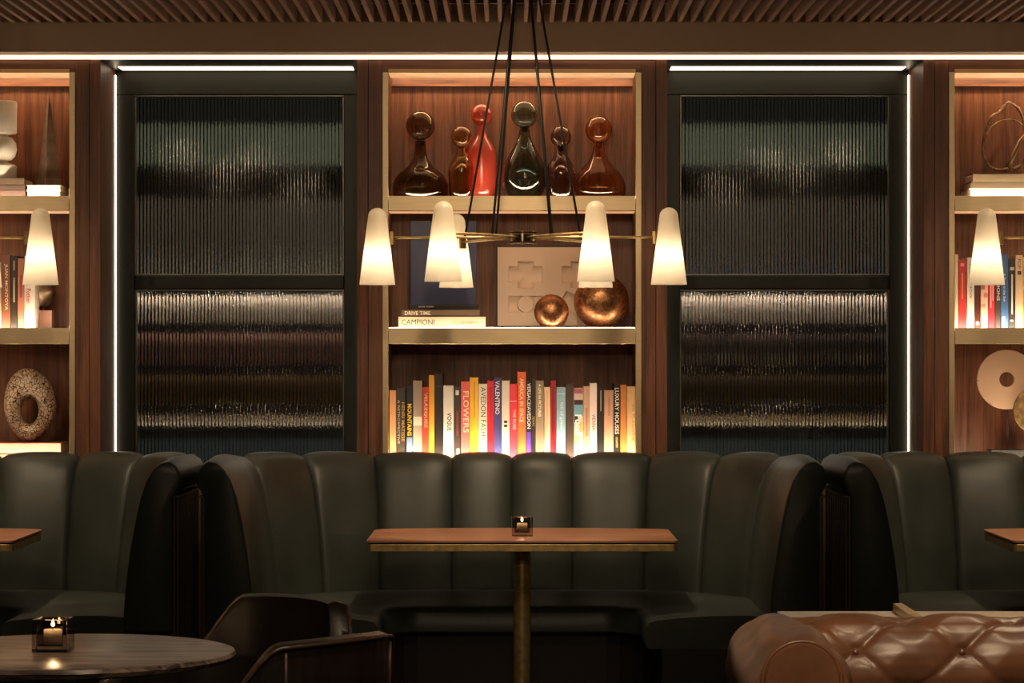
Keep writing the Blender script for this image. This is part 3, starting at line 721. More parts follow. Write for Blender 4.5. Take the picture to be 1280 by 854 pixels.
CB = [
 (486.8, 495, 488, (222, 160, 108), 'thin peach book at the left end of the bottom shelf row', (), ()),
 (495.3, 507, 485, (52, 45, 40), 'black book with gold and white painter name, second in the bottom row', (('HENRI MATISSE', 502, 506, 503, 552, (190, 150, 80)), ('A RETROSPECTIVE', 497, 499.6, 500, 555, (215, 200, 180))), ()),
 (508, 516, 482, (28, 28, 38), 'black and blue book with bold yellow MOUNTAINS lettering', (('MOUNTAINS', 509.3, 514.6, 505, 545, (240, 205, 40)),), ((508.3, 515.7, 547, 600, (110, 130, 175)),)),
 (516.2, 528, 476, (168, 150, 134), 'stone grey book with a white label band on its spine', (), ((516.6, 527.6, 521, 532, (225, 215, 200)),)),
 (528, 536, 484, (200, 66, 46), 'red orange book with cream capitals, left of the tall golden yellow book', (('VELÁZQUEZ', 530, 535, 491, 535, (240, 205, 170)),), ()),
 (536, 543, 469, (232, 168, 52), 'tall narrow golden yellow book left of a tall black one', (), ()),
 (543.3, 553.5, 467, (38, 31, 28), 'tall black book between the golden one and the white magazine volume', (), ((543.6, 553.2, 482.5, 484, (70, 62, 55)),)),
 (554, 567, 482, (228, 220, 210), 'white book with five bold black capitals at mid spine', (('VOGUE', 559, 564.5, 516, 539, (20, 18, 18)),), ()),
 (567.2, 576, 483, (58, 50, 44), 'dark brown book with a white mark at top, right of the white magazine volume', (), ((569.5, 573.5, 488, 494, (220, 215, 205)), (571, 574, 561, 568, (235, 230, 225)), (570.5, 573, 514, 545, (120, 55, 45)))),
 (576.2, 587, 477, (220, 98, 92), 'coral book with large cream FLOWERS lettering', (('FLOWERS', 579, 586, 489, 541, (250, 215, 195)),), ()),
 (587, 598, 472, (238, 180, 52), 'wide yellow book right of the coral flower book', (), ((592.5, 593.6, 478, 522, (170, 120, 40)),)),
 (598.2, 609, 480, (232, 222, 206), 'cream book with tall thin black FASHION lettering', (('AVEDON FASHION', 601, 607.5, 484, 562, (60, 52, 46)),), ()),
 (609.2, 617.5, 476, (205, 38, 55), 'crimson book beside the navy one with white serif name', (), ((611.5, 615.5, 484, 552, (170, 25, 40)),)),
 (617.7, 627, 472, (62, 62, 118), 'navy violet book with a white capital name, right of the crimson book', (('VALENTINO', 619, 624.5, 476, 518, (235, 230, 230)),), ()),
 (627.2, 637, 476, (216, 206, 194), 'pale grey book with two black bars low on its spine', (('II', 630, 634, 526, 534, (20, 18, 18)),), ()),
 (637.2, 646.5, 480, (218, 58, 76), 'rose red book with a thin white line, left of the tall orange book', (('THE ROSE', 641, 645, 512, 537, (250, 215, 210)),), ((637.6, 646.1, 501, 502, (245, 190, 190)),)),
 (646.7, 657.5, 465, (228, 104, 52), 'tallest orange book in the middle of the bottom row', (('AMERICA IN SPACE', 649.5, 654.5, 473, 528, (250, 215, 175)),), ()),
 (658, 664, 476, (26, 24, 40), 'narrow navy book with white lettering and purple foot', (('VERSACE/AVEDON', 659, 663.6, 479, 536, (235, 232, 235)),), ((658.2, 663.8, 540, 600, (92, 58, 165)),)),
 (664.2, 669.3, 474, (34, 28, 25), 'very narrow black book with gold TEXAS lettering', (('TEXAS', 665.6, 668.2, 520, 533, (200, 165, 100)), ('x', 665.4, 668.4, 566, 570, (240, 235, 230))), ()),
 (669.5, 680, 476, (142, 124, 102), 'taupe book with white LIFE IN PICTURES lettering', (('A LIFE IN PICTURES', 673, 676.4, 480, 521, (245, 235, 220)),), ()),
 (680.2, 688, 484, (240, 204, 168), 'pale peach book between the taupe one and dark red one', (), ((683, 685, 488, 546, (225, 180, 140)),)),
 (688.2, 695, 476, (164, 22, 40), 'dark red book left of the light blue one', (), ((690, 693, 484, 550, (125, 12, 28)),)),
 (695.3, 707, 484, (142, 178, 198), 'light blue book with faint white lettering', (('full of grace', 699.5, 704, 503, 537, (225, 235, 235)),), ((695.7, 706.6, 492, 492.8, (200, 218, 225)),)),
 (707.2, 717, 480, (66, 52, 46), 'dark brown book right of the light blue one', (), ()),
 (717.3, 729, 485, (208, 186, 178), 'book with a colourful zigzag print and white rounded lettering', (('Pucci', 719, 727, 518.5, 543, (250, 245, 240)),), ((717.7, 728.6, 486, 492, (176, 96, 120)), (717.7, 728.6, 500, 506, (60, 40, 40)), (717.7, 728.6, 506, 520, (112, 160, 185)), (717.9, 722.5, 520, 528, (35, 30, 30)), (722.7, 728.6, 528, 540, (225, 160, 90)), (717.9, 723, 545, 556, (225, 150, 110)))),
 (729.2, 737, 483, (192, 156, 130), 'tan book right of the colourful printed one', (), ((732, 734.5, 510, 546, (170, 122, 96)),)),
 (737.2, 746.3, 479, (232, 212, 206), 'pale pink white book with small dark lettering near the black one', (('VIENNA', 740, 744.3, 518, 538, (90, 70, 62)),), ()),
 (747, 755, 484, (32, 28, 26), 'narrow black book with a fine white line of print, near the right end', (), ((750.6, 751.6, 488, 514, (190, 185, 175)),)),
 (755.3, 767, 488, (196, 150, 126), 'short rose tan book left of the black house book', (), ((760.5, 762, 497, 520, (165, 115, 92)),)),
 (767.3, 775, 480, (30, 24, 22), 'black book with bold white LUXURY HOUSES lettering', (('LUXURY HOUSES', 768.6, 773.6, 485, 543, (245, 240, 230)), ('COUNTRY', 769.6, 772.4, 546, 560, (220, 190, 120))), ()),
 (775.3, 783, 481, (208, 130, 62), 'burnt orange book second from the right end of the bottom row', (), ()),
 (783.3, 794, 483, (228, 190, 138), 'wide sand coloured book at the right end of the bottom row', (('de Kooning', 789, 794, 505, 552, (196, 150, 92)),), ()),
]
for (a, b, t, rgb, lab, tx, bd) in CB:
    spine_book(a, b, t, SH3 - .004, .058 + random.uniform(0, .006), rgb, lab, G, tx, bd)
G2 = 'upright books on the middle shelf of the right bookcase'
RB = [
 (1193.5, 1198, 318, (232, 205, 170), 'thin cream book at the left end, right bookcase middle shelf', (), ()),
 (1198.3, 1208.2, 325, (206, 50, 52), 'bright red book left of the right chandelier shade', (), ((1200.8, 1205.2, 329, 333, (235, 150, 140)), (1202.3, 1203.6, 341, 374, (235, 170, 120)))),
 (1208.5, 1218, 322, (230, 220, 205), 'white book with dark lettering, partly behind the right chandelier shade', (('DESIGN NOW', 1212, 1215, 330, 373, (80, 70, 60)),), ()),
 (1218.3, 1225.5, 321, (74, 30, 20), 'dark brown book with a pale dot at its foot', (), ((1220.2, 1223.8, 402, 406, (245, 215, 170)),)),
 (1226, 1235, 322, (226, 178, 158), 'pale pink book with a swirling print, below the right chandelier shade', (), ((1226.4, 1231, 356, 362, (150, 95, 80)), (1229.5, 1234.6, 366, 372, (190, 120, 100)), (1226.4, 1231.5, 380, 384, (205, 130, 110)))),
 (1235.3, 1243.6, 321, (200, 44, 58), 'crimson book with pale lettering, below the right chandelier shade', (), ((1238, 1239.3, 352, 385, (240, 180, 180)), (1240.6, 1241.6, 354, 376, (240, 180, 180)))),
 (1244, 1251, 322, (64, 52, 46), 'charcoal book with cream VISIONS lettering', (('VISIONS', 1246, 1250, 346, 376, (235, 215, 180)),), ()),
 (1251.3, 1260.6, 318, (60, 100, 150), 'blue book with small white lettering', (('A Place in the Sun', 1254.3, 1257, 342, 377, (235, 235, 230)),), ((1253, 1256.4, 396, 405, (235, 235, 235)),)),
 (1261, 1269, 324, (48, 40, 34), 'dark brown book with white bars of print, right of the blue book', (), ((1262.6, 1267.6, 334, 338, (225, 215, 200)), (1264.2, 1266, 343, 393, (230, 222, 208)), (1263, 1266.4, 400, 402, (230, 222, 208)))),
 (1269.3, 1278.4, 319, (226, 190, 158), 'pale peach book with a black ring on its spine', (('POP', 1272, 1276, 324, 336, (90, 60, 50)),), ((1272, 1276.5, 339, 343.5, (40, 30, 28)), (1273.4, 1275.2, 340.4, 342.2, (226, 190, 158)))),
 (1278.7, 1290, 321, (240, 185, 60), 'yellow book at the right frame edge on the middle shelf', (), ()),
]
for (a, b, t, rgb, lab, tx, bd) in RB:
    spine_book(a, b, t, SH2 - .004, .045 + random.uniform(0, .006), rgb, lab, G2, tx, bd)
G3 = 'upright books on the middle shelf of the left bookcase'
LB = [
 (-9, 1, 328, (222, 205, 185), 'white book at the left frame edge on the middle shelf', (), ()),
 (1.5, 13, 319, (128, 74, 52), 'brown book with tall cream capitals, second from the left frame edge', (('JUAN MONTOYA', 5, 10, 330, 388, (250, 215, 165)),), ()),
 (13.4, 21.5, 320, (46, 34, 28), 'black book right of the brown lettered one, left bookcase', (), ((17, 18.2, 326, 338, (200, 190, 170)), (16.8, 18.4, 347, 378, (190, 180, 150)))),
 (22, 30, 323, (178, 112, 90), 'rose brown book left of the left chandelier shade', (), ((25, 27.4, 344, 372, (150, 60, 48)),)),
 (30.3, 43.6, 320, (234, 222, 212), 'white book with red lettering below the left chandelier shade', (('Pottier', 33, 38.5, 361, 379, (195, 40, 34)),), ()),
]
for (a, b, t, rgb, lab, tx, bd) in LB:
    spine_book(a, b, t, SH2 - .004, .045 + random.uniform(0, .006), rgb, lab, G3, tx, bd, depth=.10 if a > 20 else .2)

def flat_book(px0, px1, py0, py1, yf, rgb, label, group, texts=(), depth=.2, pages_front=False, ztop=None, zbot=None):
    x0, x1 = WX(px0, yf), WX(px1, yf); z0 = zbot if zbot is not None else WZ(py1, yf); z1 = ztop if ztop is not None else WZ(py0, yf)
    r = thing('book', label, 'book', ((x0 + x1) / 2, yf, z0), 0, group)
    t = .0025; bm = bmesh.new(); z0 += .0003
    box(bm, x0, x1, yf, yf + depth, z1 - t, z1); box(bm, x0, x1, yf, yf + depth, z0, z0 + t)
    if pages_front: box(bm, x0, x1, yf + depth - t, yf + depth, z0 + t, z1 - t)
    else: box(bm, x0, x1, yf - .0012, yf + t, z0, z1, bev=.0008)
    cov = obj('cover', bm, paper(rgb), r)
    obj('page_block', BX(x0 + .004, x1 - .004, yf + (.001 if pages_front else t + .0005), yf + depth - .004, z0 + t + .0002, z1 - t - .0002), page_mat, r)
    for (body, a, b, c, d, col) in texts:
        obj('spine_title', text_horiz(bmesh.new(), body, WX(a, yf), WX(b, yf), WZ(d, yf), WZ(c, yf), yf - .0020), paper(col), cov)
    return z1
GS = 'stacked books on the middle shelf of the middle bookcase'
zb = SH2 - .004
z1 = flat_book(498, 607, 396, 0, .045, (236, 214, 184), 'cream book lying flat with dark serif lettering, bottom of its stack', GS, (('CAMPIONI', 502, 543, 399.5, 406, (52, 42, 32)), ('DOLCE&GABBANA', 566, 598, 401.5, 405, (150, 128, 104))), zbot=zb)
z2 = flat_book(502, 600, 387.2, 0, .05, (122, 98, 76), 'brown book lying flat with white DRIVE TIME lettering, middle of its stack', GS, (('DRIVE TIME', 506, 538, 389, 394, (250, 235, 205)),), zbot=z1)
z3 = flat_book(511, 598, 381, 0, .055, (22, 18, 18), 'black book lying flat with small white lettering, top of its stack', GS, (('LOOK AGAIN', 523.5, 542, 382.4, 384.4, (215, 205, 190)),), zbot=z2)
# blue book leaning upright on the stack
yb_ = .235
r = thing('art_book', 'large deep blue book standing upright behind the flat stack', 'book', (WX(554, yb_), yb_, SH2 - .004))
x0, x1 = WX(513, yb_), WX(595.5, yb_); zt = WZ(276, yb_)
obj('cover', BX(x0, x1, yb_, yb_ + .004, SH2 - .0038, zt, bev=.001), plain('blue_cloth', S(36, 47, 98), .35), r)
obj('page_block', BX(x0 + .004, x1 - .003, yb_ + .0045, yb_ + .022, SH2 - .002, zt - .004), page_mat, r)
obj('back_cover', BX(x0, x1, yb_ + .0225, yb_ + .0265, SH2 - .0038, zt, bev=.001), plain('blue_cloth', S(36, 47, 98), .35), r)
# left and right stacks
GL = 'books lying flat in the left bookcase'
zb = SH1 - .004
a = flat_book(-25, 32, 238, 0, .05, (84, 58, 48), 'brown book lying flat under the white vase, lowest of three', GL, zbot=zb)
b_ = flat_book(-25, 31.5, 231, 0, .052, (66, 48, 40), 'brown book lying flat under the white vase, middle of three', GL, zbot=a)
vtop = flat_book(-25, 30.5, 222.5, 0, .054, (92, 76, 58), 'brown book lying flat directly under the white vase', GL, zbot=b_)
a = flat_book(33, 75.5, 238.3, 0, .045, (236, 226, 206), 'white book lying flat under the pyramid, lower of two', GL, zbot=zb, pages_front=True)
otop = flat_book(33, 76, 231.5, 0, .045, (236, 226, 206), 'white book lying flat directly under the pyramid', GL, zbot=a, pages_front=True)
a = flat_book(-40, 83, 568, 0, .04, (205, 180, 150), 'patterned pale book lying flat under the marble ring, lower of two', GL, zbot=SH3 - .004, depth=.22)
mtop = flat_book(-45, 77, 553.5, 0, .04, (150, 70, 45), 'book with white page edges lying flat directly under the marble ring', GL, zbot=a, depth=.22, pages_front=True)
GR = 'books lying flat in the right bookcase'
a = flat_book(1212, 1310, 235.5, 0, .05, (225, 200, 160), 'cream book lying flat under the wire loop, lowest of three', GR, zbot=SH1 - .004, pages_front=True)
b_ = flat_book(1214, 1310, 227, 0, .05, (96, 82, 64), 'olive brown book lying flat under the wire loop, middle of three', GR, zbot=a)
ltop = flat_book(1216, 1310, 217.5, 0, .05, (130, 112, 88), 'sand coloured book lying flat directly under the wire loop', GR, zbot=b_)

# ================================================================== BOTTLES
def bottle(px, pbot_r, prof_px, col, label, yd=.13, opaque=None, stopper=None):
    """prof_px: (half width px, y px) from the foot upward on the shelf top; stopper: (centre y px, radius px)"""
    s = F / (yd - CAM_Y); zf = SH1 - .0035
    x = WX(px, yd)
    r = thing('glass_bottle' if not opaque else 'ceramic_bottle', label, 'bottle', (x, yd, zf), 0, 'bottles on the top shelf')
    pr = [(hw / s, (245.5 - py) / s) for hw, py in prof_px]
    # smooth profile (Catmull-Rom)
    def cr(p0, p1, p2, p3, t): return tuple(.5 * ((2 * b) + (c - a) * t + (2 * a - 5 * b + 4 * c - d) * t * t + (3 * b - a - 3 * c + d) * t ** 3) for a, b, c, d in zip(p0, p1, p2, p3))
    sp = []
    for i in range(len(pr) - 1):
        p0, p1, p2, p3 = pr[max(0, i - 1)], pr[i], pr[i + 1], pr[min(len(pr) - 1, i + 2)]
        for k in range(5): sp.append(cr(p0, p1, p2, p3, k / 5))
    sp.append(pr[-1]); sp = [(max(a, .002), b) for a, b in sp]
    if opaque:
        obj('body', lathe(bmesh.new(), [(0, 0)] + sp + [(0, sp[-1][1])], 0, 0, 0, 40), opaque, r, world=False, smooth=True)
    else:
        th = .0035
        inn = [(max(a - th, .0015), max(b, th * 1.6)) for a, b in sp]
        prof = [(0, 0)] + sp + inn[::-1] + [(0, th * 1.6)]
        obj('body', lathe(bmesh.new(), prof, 0, 0, 0, 40), col, r, world=False, smooth=True)
    cy, rr = stopper
    zc = (245.5 - cy) / s; rr /= s; zn = sp[-1][1]
    st = []
    for i in range(0, 19):
        a = -PI / 2 + PI * i / 18
        st.append((max(0, rr * math.cos(a)) if 0 < i < 18 else 0, zc + rr * math.sin(a)))
    if opaque: obj('stopper', lathe(bmesh.new(), st, 0, 0, 0, 36), opaque, r, world=False, smooth=True)
    else:
        i2 = [((max(0, a - .003 * (a / rr))), zc + (b - zc) * (1 - .003 / rr)) for a, b in st]
        bm = bmesh.new(); lathe(bm, st, 0, 0, 0, 36)
        lathe(bm, i2[::-1], 0, 0, 0, 36)
        o = bpy.data.objects  # outer and inner wall of one hollow ball
        me = bpy.data.meshes.new('stopper')
        bm.normal_update(); bm.to_mesh(me); bm.free()
        for p in me.polygons: p.use_smooth = True
        me.materials.append(col); so = bpy.data.objects.new('stopper', me); C.objects.link(so); so.parent = r
        # make the outer shell face out, the inner face in
    nk = obj('neck_stem', lathe(bmesh.new(), [(0, zn - .018), (sp[-1][0] * .62, zn - .016), (sp[-1][0] * .7, zn), (sp[-1][0] * .8, zc - rr * .93), (0, zc - rr * .93)], 0, 0, 0, 20), opaque or col, r, world=False, smooth=True)
    return r
g_smoke = glass('smoke_brown_glass', (.52, .44, .37)); g_amber = glass('amber_glass', (.93, .75, .50)); g_teal = glass('teal_glass', (.47, .60, .57))
g_plum = glass('plum_glass', (.70, .60, .60)); g_orange = glass('orange_glass', (.94, .66, .48))
coral = plain('coral_glaze', S(200, 74, 58), .18, coat=.6)
bottle(525.5, 0, [(33, 245), (34.5, 238), (34, 226), (28, 215), (17, 206), (10, 196), (7.5, 186), (6.5, 173)], g_smoke, 'dark smoky glass bottle with big ball stopper, leftmost on the top shelf', stopper=(154, 18.3))
bottle(577, 0, [(14.5, 245), (15.5, 238), (16, 222), (16.5, 210), (13.5, 201), (8, 193), (5.5, 186), (5, 180)], g_amber, 'small amber glass bottle with ball stopper, beside the coral bottle', yd=.09, stopper=(168.5, 13.2))
bottle(602, 0, [(16, 245), (18, 240), (19, 225), (19, 200), (18, 186), (14, 176), (8, 167), (6, 160), (5.5, 152)], None, 'coral red glazed bottle with round stopper', yd=.20, opaque=coral, stopper=(139, 13.5))
bottle(655.5, 0, [(16, 245), (22, 240), (27, 230), (29, 220), (27, 208), (21, 194), (13, 180), (8, 168), (6, 156)], g_teal, 'tall teal green glass bottle with dark ball stopper, behind the cables', yd=.12, stopper=(140.5, 16.8))
bottle(701, 0, [(16, 245), (17, 238), (18, 222), (18.5, 212), (15, 202), (9, 193), (6, 186), (5, 181)], g_plum, 'small plum tinted glass bottle with ball stopper', yd=.09, stopper=(168.5, 13.3))
bottle(748.5, 0, [(30, 245), (33, 239), (33, 227), (28, 215), (19, 205), (11, 195), (7.5, 184), (6.5, 174)], g_orange, 'orange glass bottle with ball stopper, rightmost on the top shelf', yd=.15, stopper=(158.5, 17))

# ================================================================== SHELF ORNAMENTS
def sphere(px, py, rpx, yd, label):
    s = F / (yd - CAM_Y); rr = rpx / s
    x = WX(px, yd); z = SH2 - .0035 + rr
    bm = bmesh.new(); bmesh.ops.create_uvsphere(bm, u_segments=48, v_segments=32, radius=rr)
    for v in bm.verts:
        n = v.co.normalized()
        v.co += n * rr * .012 * math.sin(n.x * 5 + n.z * 3) * math.sin(n.y * 4 + 1)
        if v.co.z < -rr * .985: v.co.z = -rr * .985
    o = obj('decorative_sphere', bm, copper, loc=(x, yd, z - rr * .0), smooth=True, world=False)
    tag(o, label, 'sphere', 'copper spheres')
    return o
sphere(689.3, 388, 21.8, .06, 'small mottled copper sphere in front of the relief panel')
sphere(752, 375, 34.5, .105, 'large mottled copper sphere right of the small one')
# relief panel
yp = .25
r = thing('relief_panel', 'square pale plaster panel with carved cross shapes, behind the copper spheres', 'artwork', (WX(690, yp), yp, SH2 - .004))
x0, x1 = WX(622, yp), WX(757, yp); z0, z1 = SH2 - .0035, WZ(309.5, yp)
obj('frame', BX(x0 - .006, x1 + .006, yp + .003, yp + .03, z0, z1 + .010), plain('shadow_frame', (.03, .02, .014), .5), r)  # dark border also stands for the shadow behind the panel
def carve(px, pz):
    """depth (0..1) of the carved half round troughs at a point of the panel's face, in photo pixels"""
    d = 0
    for (a, b, c, e, hz) in ((636, 678, 333.5, 353.5, True), (647, 667, 327, 360, False), (702.5, 744.5, 333.5, 353.5, True), (713.5, 733.5, 327, 360, False), (636, 678, 370, 391, True)):
        if a <= px <= b and c <= pz <= e:
            q = (pz - (c + e) / 2) / ((e - c) / 2) if hz else (px - (a + b) / 2) / ((b - a) / 2)
            d = max(d, math.sqrt(max(0, 1 - q * q)))
    u, v = px - 716, pz - 379; c_, s_ = math.cos(.45), math.sin(.45); u, v = u * c_ + v * s_, -u * s_ + v * c_
    if abs(u) < 14 and abs(v) < 10: d = max(d, math.sqrt(max(0, 1 - (v / 10) ** 2)))
    if math.hypot(px - 657, pz - 380.5) < 10.3: d = .12
    return d
yf_ = yp - .024; bm = bmesh.new(); rows = []
NX, NZ = 200, 146
for i in range(NX + 1):
    px = 622 + 135 * i / NX; rows.append([])
    for k in range(NZ + 1):
        pz = 309.5 + 98 * k / NZ
        rows[-1].append((WX(px, yp), yf_ + .018 * carve(px, pz), max(z0 + .002, WZ(pz, yp))))
V = grid_surface(bm, rows)
ring = [V[i][0] for i in range(NX + 1)] + [V[NX][k] for k in range(1, NZ + 1)] + [V[i][NZ] for i in range(NX - 1, -1, -1)] + [V[0][k] for k in range(NZ - 1, 0, -1)]
bk = [bm.verts.new((v.co.x, yp + .0028, v.co.z)) for v in ring]
for k in range(len(ring)):
    k2 = (k + 1) % len(ring); bm.faces.new((ring[k], ring[k2], bk[k2], bk[k]))
bm.faces.new(bk)
smooth_by_angle(obj('carved_panel', bm, plaster, r), 40)

# white totem vase
yv = .12; s = F / (yv - CAM_Y)
vp = [(0, 222.5), (20, 222.5), (21, 214), (21, 206.5), (19, 205), (10, 202), (9, 200.5), (14, 199), (19, 194), (21, 186), (20, 178), (15, 171), (10, 169), (10, 167.5), (20, 166), (21, 164), (21, 127), (20, 125.5), (17, 125.5), (17, 140), (0, 140)]
bm = lathe(bmesh.new(), [(a / s, (222.5 - b) / s) for a, b in vp], 0, 0, 0, 40)
o = smooth_by_angle(obj('vase', bm, ceramic, loc=(WX(0, yv), yv, vtop + .0003), world=False), 40); tag(o, 'white stacked ceramic vase cut by the left frame edge', 'vase')
# pyramid
yo = .13
r = thing('obelisk', 'slim bronze pyramid on two white books', 'sculpture', (WX(61, yo), yo, otop + .0004), math.radians(38))
q = .0335
bm = bmesh.new(); box(bm, -q, q, -q, q, 0, .028, bev=.002); obj('plinth', bm, plain('patina', (.27, .205, .155), .36, metal=.4, var=.35, vscale=25), r, world=False)
bm = bmesh.new(); h_ = WZ(118, yo) - otop
b4 = [bm.verts.new(v) for v in ((-q * .9, -q * .9, .0282), (q * .9, -q * .9, .0282), (q * .9, q * .9, .0282), (-q * .9, q * .9, .0282))]; t4 = [bm.verts.new((a * .0018, b * .0018, h_)) for a, b in ((-1, -1), (1, -1), (1, 1), (-1, 1))]
bm.faces.new(b4); bm.faces.new(t4)
for k in range(4): bm.faces.new((b4[k], b4[(k + 1) % 4], t4[(k + 1) % 4], t4[k]))
obj('spire', bm, MATS['patina'], r, world=False)
# bust on a cube
yh = .185
r = thing('bust', 'dark bronze head on a rose cube beside the white book', 'sculpture', (WX(56, yh), yh, SH2 - .0036))
qx0, qx1 = WX(45, yh), WX(66, yh); zq = WZ(388, yh)
obj('plinth', BX(qx0, qx1, yh - .02, yh + .042, SH2 - .0035, zq, bev=.001), plain('rose_stone', S(176, 128, 108), .5), r)
bm = bmesh.new(); bmesh.ops.create_uvsphere(bm, u_segments=40, v_segments=28, radius=1)
for v in bm.verts:
    n = v.co.normalized(); x, y, z = n
    # local: face looks to -y ; half height .062
    sx, sy, sz = .040, .050, .062
    if z < -.1: sx *= 1 - .35 * (-z - .1); sy *= 1 - .12 * (-z - .1)
    p = Vector((x * sx, y * sy, z * sz)); f = max(0, -y)
    g = lambda a, b, w1, w2: math.exp(-((x - a) / w1) ** 2 - ((z - b) / w2) ** 2) * (1 if y < 0 else 0)
    p.y -= .016 * g(0, -.12, .13, .22) + .006 * g(0, -.5, .28, .06) + .006 * g(0, -.6, .25, .05) + .008 * g(0, -.82, .25, .12)
    p.y += .008 * g(.36, .08, .2, .12) + .008 * g(-.36, .08, .2, .12); p.y -= .004 * g(0, .28, .6, .08)
    if z > .35 or y > .25:
        k = 1 + .07 * math.sin(x * 19) * math.sin(z * 17 + y * 14); p *= k * 1.05
    for sg in (-1, 1): p.x += sg * .010 * math.exp(-((x - sg) / .25) ** 2 - ((z + .02) / .2) ** 2 - ((y - .1) / .25) ** 2)
    v.co = p
neck = obj('head', bm, bronze, r, smooth=True, world=False)
neck.rotation_euler = (0, 0, math.radians(-42)); neck.location = (WX(52, yh) - WX(56, yh), .018, zq - (SH2 - .0036) + .072)
obj('neck_pin', lathe(bmesh.new(), [(0, zq), (.006, zq), (.006, zq + .03), (0, zq + .03)], WX(53, yh), yh + .02, 0, 12), bronze, r)
# marble ring
ym = .12; s = F / (ym - CAM_Y)
bm = bmesh.new(); rows = []; n = 48
cxo, czo, cxi, czi = 38, 508, 37.5, 513.5
for i in range(n):
    a = 2 * PI * i / n; ca, sa = math.cos(a), math.sin(a)
    wob = 1 + .05 * math.cos(a - 2.3) + .03 * math.cos(3 * a)
    ox, oz = cxo + 33 * ca * wob * (1 - .10 * max(0, -sa)), czo - 45.5 * sa * wob
    oz = min(oz, 552.6)
    ix, iz = cxi + 10.5 * ca, czi - 16.5 * sa
    row = []
    for k in range(16):
        b = 2 * PI * k / 16; m = (1 + math.cos(b)) / 2
        px_ = ix + (ox - ix) * m; pz_ = iz + (oz - iz) * m
        row.append(((px_ - 38) / s, -.038 * math.sin(b), (552.6 - pz_) / s))
    rows.append(row)
grid_surface(bm, rows, close_u=True, close_v=True)
o = obj('stone_ring', bm, breccia, loc=(WX(38, ym), ym, mtop + .0005), smooth=True, world=False); tag(o, 'brown and cream veined marble ring on a book in the left bookcase', 'sculpture')
# wire loop sculpture
yl = .15
def lp(px, py, dy=0): return W(px, py, yl + dy) - Vector((WX(1262, yl), yl, ltop))
def crv(pts, n=8):
    out = []
    P_ = [Vector(p) for p in pts]
    for i in range(len(P_) - 1):
        p0, p1, p2, p3 = P_[max(0, i - 1)], P_[i], P_[i + 1], P_[min(len(P_) - 1, i + 2)]
        for k in range(n):
            t = k / n; out.append(.5 * ((2 * p1) + (p2 - p0) * t + (2 * p0 - 5 * p1 + 4 * p2 - p3) * t * t + (3 * p1 - p0 - 3 * p2 + p3) * t ** 3))
    out.append(P_[-1]); return out
r = thing('loop_sculpture', 'twisted bronze wire loop on stacked books in the right bookcase', 'sculpture', (WX(1262, yl), yl, ltop + .003))
pts = crv([lp(1263, 212), lp(1247, 213.5), lp(1237, 209, -.01), lp(1230, 196, -.02), lp(1229, 182, -.02), lp(1233, 164, -.01), lp(1240, 147), lp(1250, 141, .01), lp(1257, 132, .01), lp(1262, 130, .01), lp(1271, 135, .01), lp(1277, 145), lp(1281, 162), lp(1283, 185), lp(1280, 205), lp(1266, 212.5)])
bm = tube(bmesh.new(), pts, [.0058 + .002 * math.sin(i * .9) * math.sin(i * .37) for i in range(len(pts))], 10)
obj('outer_loop', bm, bronze, r, smooth=True, world=False)
pts = crv([lp(1231, 183, -.015), lp(1236, 165, .01), lp(1247, 154, .03), lp(1262, 150.5, .03), lp(1274, 154, .02), lp(1284, 166)])
obj('inner_loop', tube(bmesh.new(), pts, .0028, 8), bronze, r, smooth=True, world=False)
pts = crv([lp(1284, 168, -.02), lp(1276, 176, -.03), lp(1270, 188, -.04), lp(1265, 199, -.05), lp(1262.5, 205, -.05), lp(1263, 212, -.03)])
obj('blade', tube(bmesh.new(), pts, [.005 + .004 * min(1, i / 20) for i in range(len(pts))], 10), plain('gilt', (.62, .46, .26), .35, metal=1), r, smooth=True, world=False)
pts = crv([lp(1284, 190, .01), lp(1279, 202), lp(1272, 210), lp(1266, 212, -.01)])
obj('tail_loop', tube(bmesh.new(), pts, .0035, 8), bronze, r, smooth=True, world=False)
# disc sculpture
yd_ = .14; s = F / (yd_ - CAM_Y)
r = thing('disc_sculpture', 'pale ring disc with a gold disc on a dark base, right bookcase', 'sculpture', (WX(1262, yd_), yd_, SH3 - .0036))
def disc(cx, cz, ro, ri, y0, y1):
    bm = bmesh.new(); rows = []
    for k in range(48):
        a = 2 * PI * k / 48; c, d = math.cos(a), math.sin(a)
        rows.append([(cx + rr * c, yy, cz + rr * d) for rr, yy in ((ro, y0 + .001), (ro - .001, y0), (ri + .001, y0), (ri, y0 + .001), (ri, y1), (ro, y1))])
    grid_surface(bm, rows, close_u=True, close_v=True); return bm
dcx, dcz = WX(1258.5, yd_), WZ(474.5, yd_)
smooth_by_angle(obj('pale_disc', disc(dcx, dcz, 37.3 / s, 9.3 / s, yd_, yd_ + .012), plain('pale_disc', S(226, 190, 160), .5), r), 30)
smooth_by_angle(obj('gold_disc', disc(WX(1294, yd_), WZ(513, yd_), 29 / s, 7 / s, yd_ - .03, yd_ - .02), plain('gold_leaf', (.45, .30, .14), .4, metal=1, var=.5, vscale=40, bump=.4, bscale=90), r), 30)
zb0 = SH3 - .0035
obj('base', BX(WX(1236, yd_), WX(1310, yd_), yd_ - .05, yd_ + .05, zb0, WZ(562, yd_), bev=.002), plain('black_base', (.02, .02, .02), .4), r)
for (px, zz) in ((1260, WZ(511, yd_)), (1294, WZ(541, yd_))):
    obj('rod', lathe(bmesh.new(), [(0, WZ(562.5, yd_)), (.003, WZ(562.5, yd_)), (.003, zz), (0, zz)], WX(px, yd_), yd_ + (.006 if px == 1260 else -.025), 0, 10), MATS['black_base'], r)
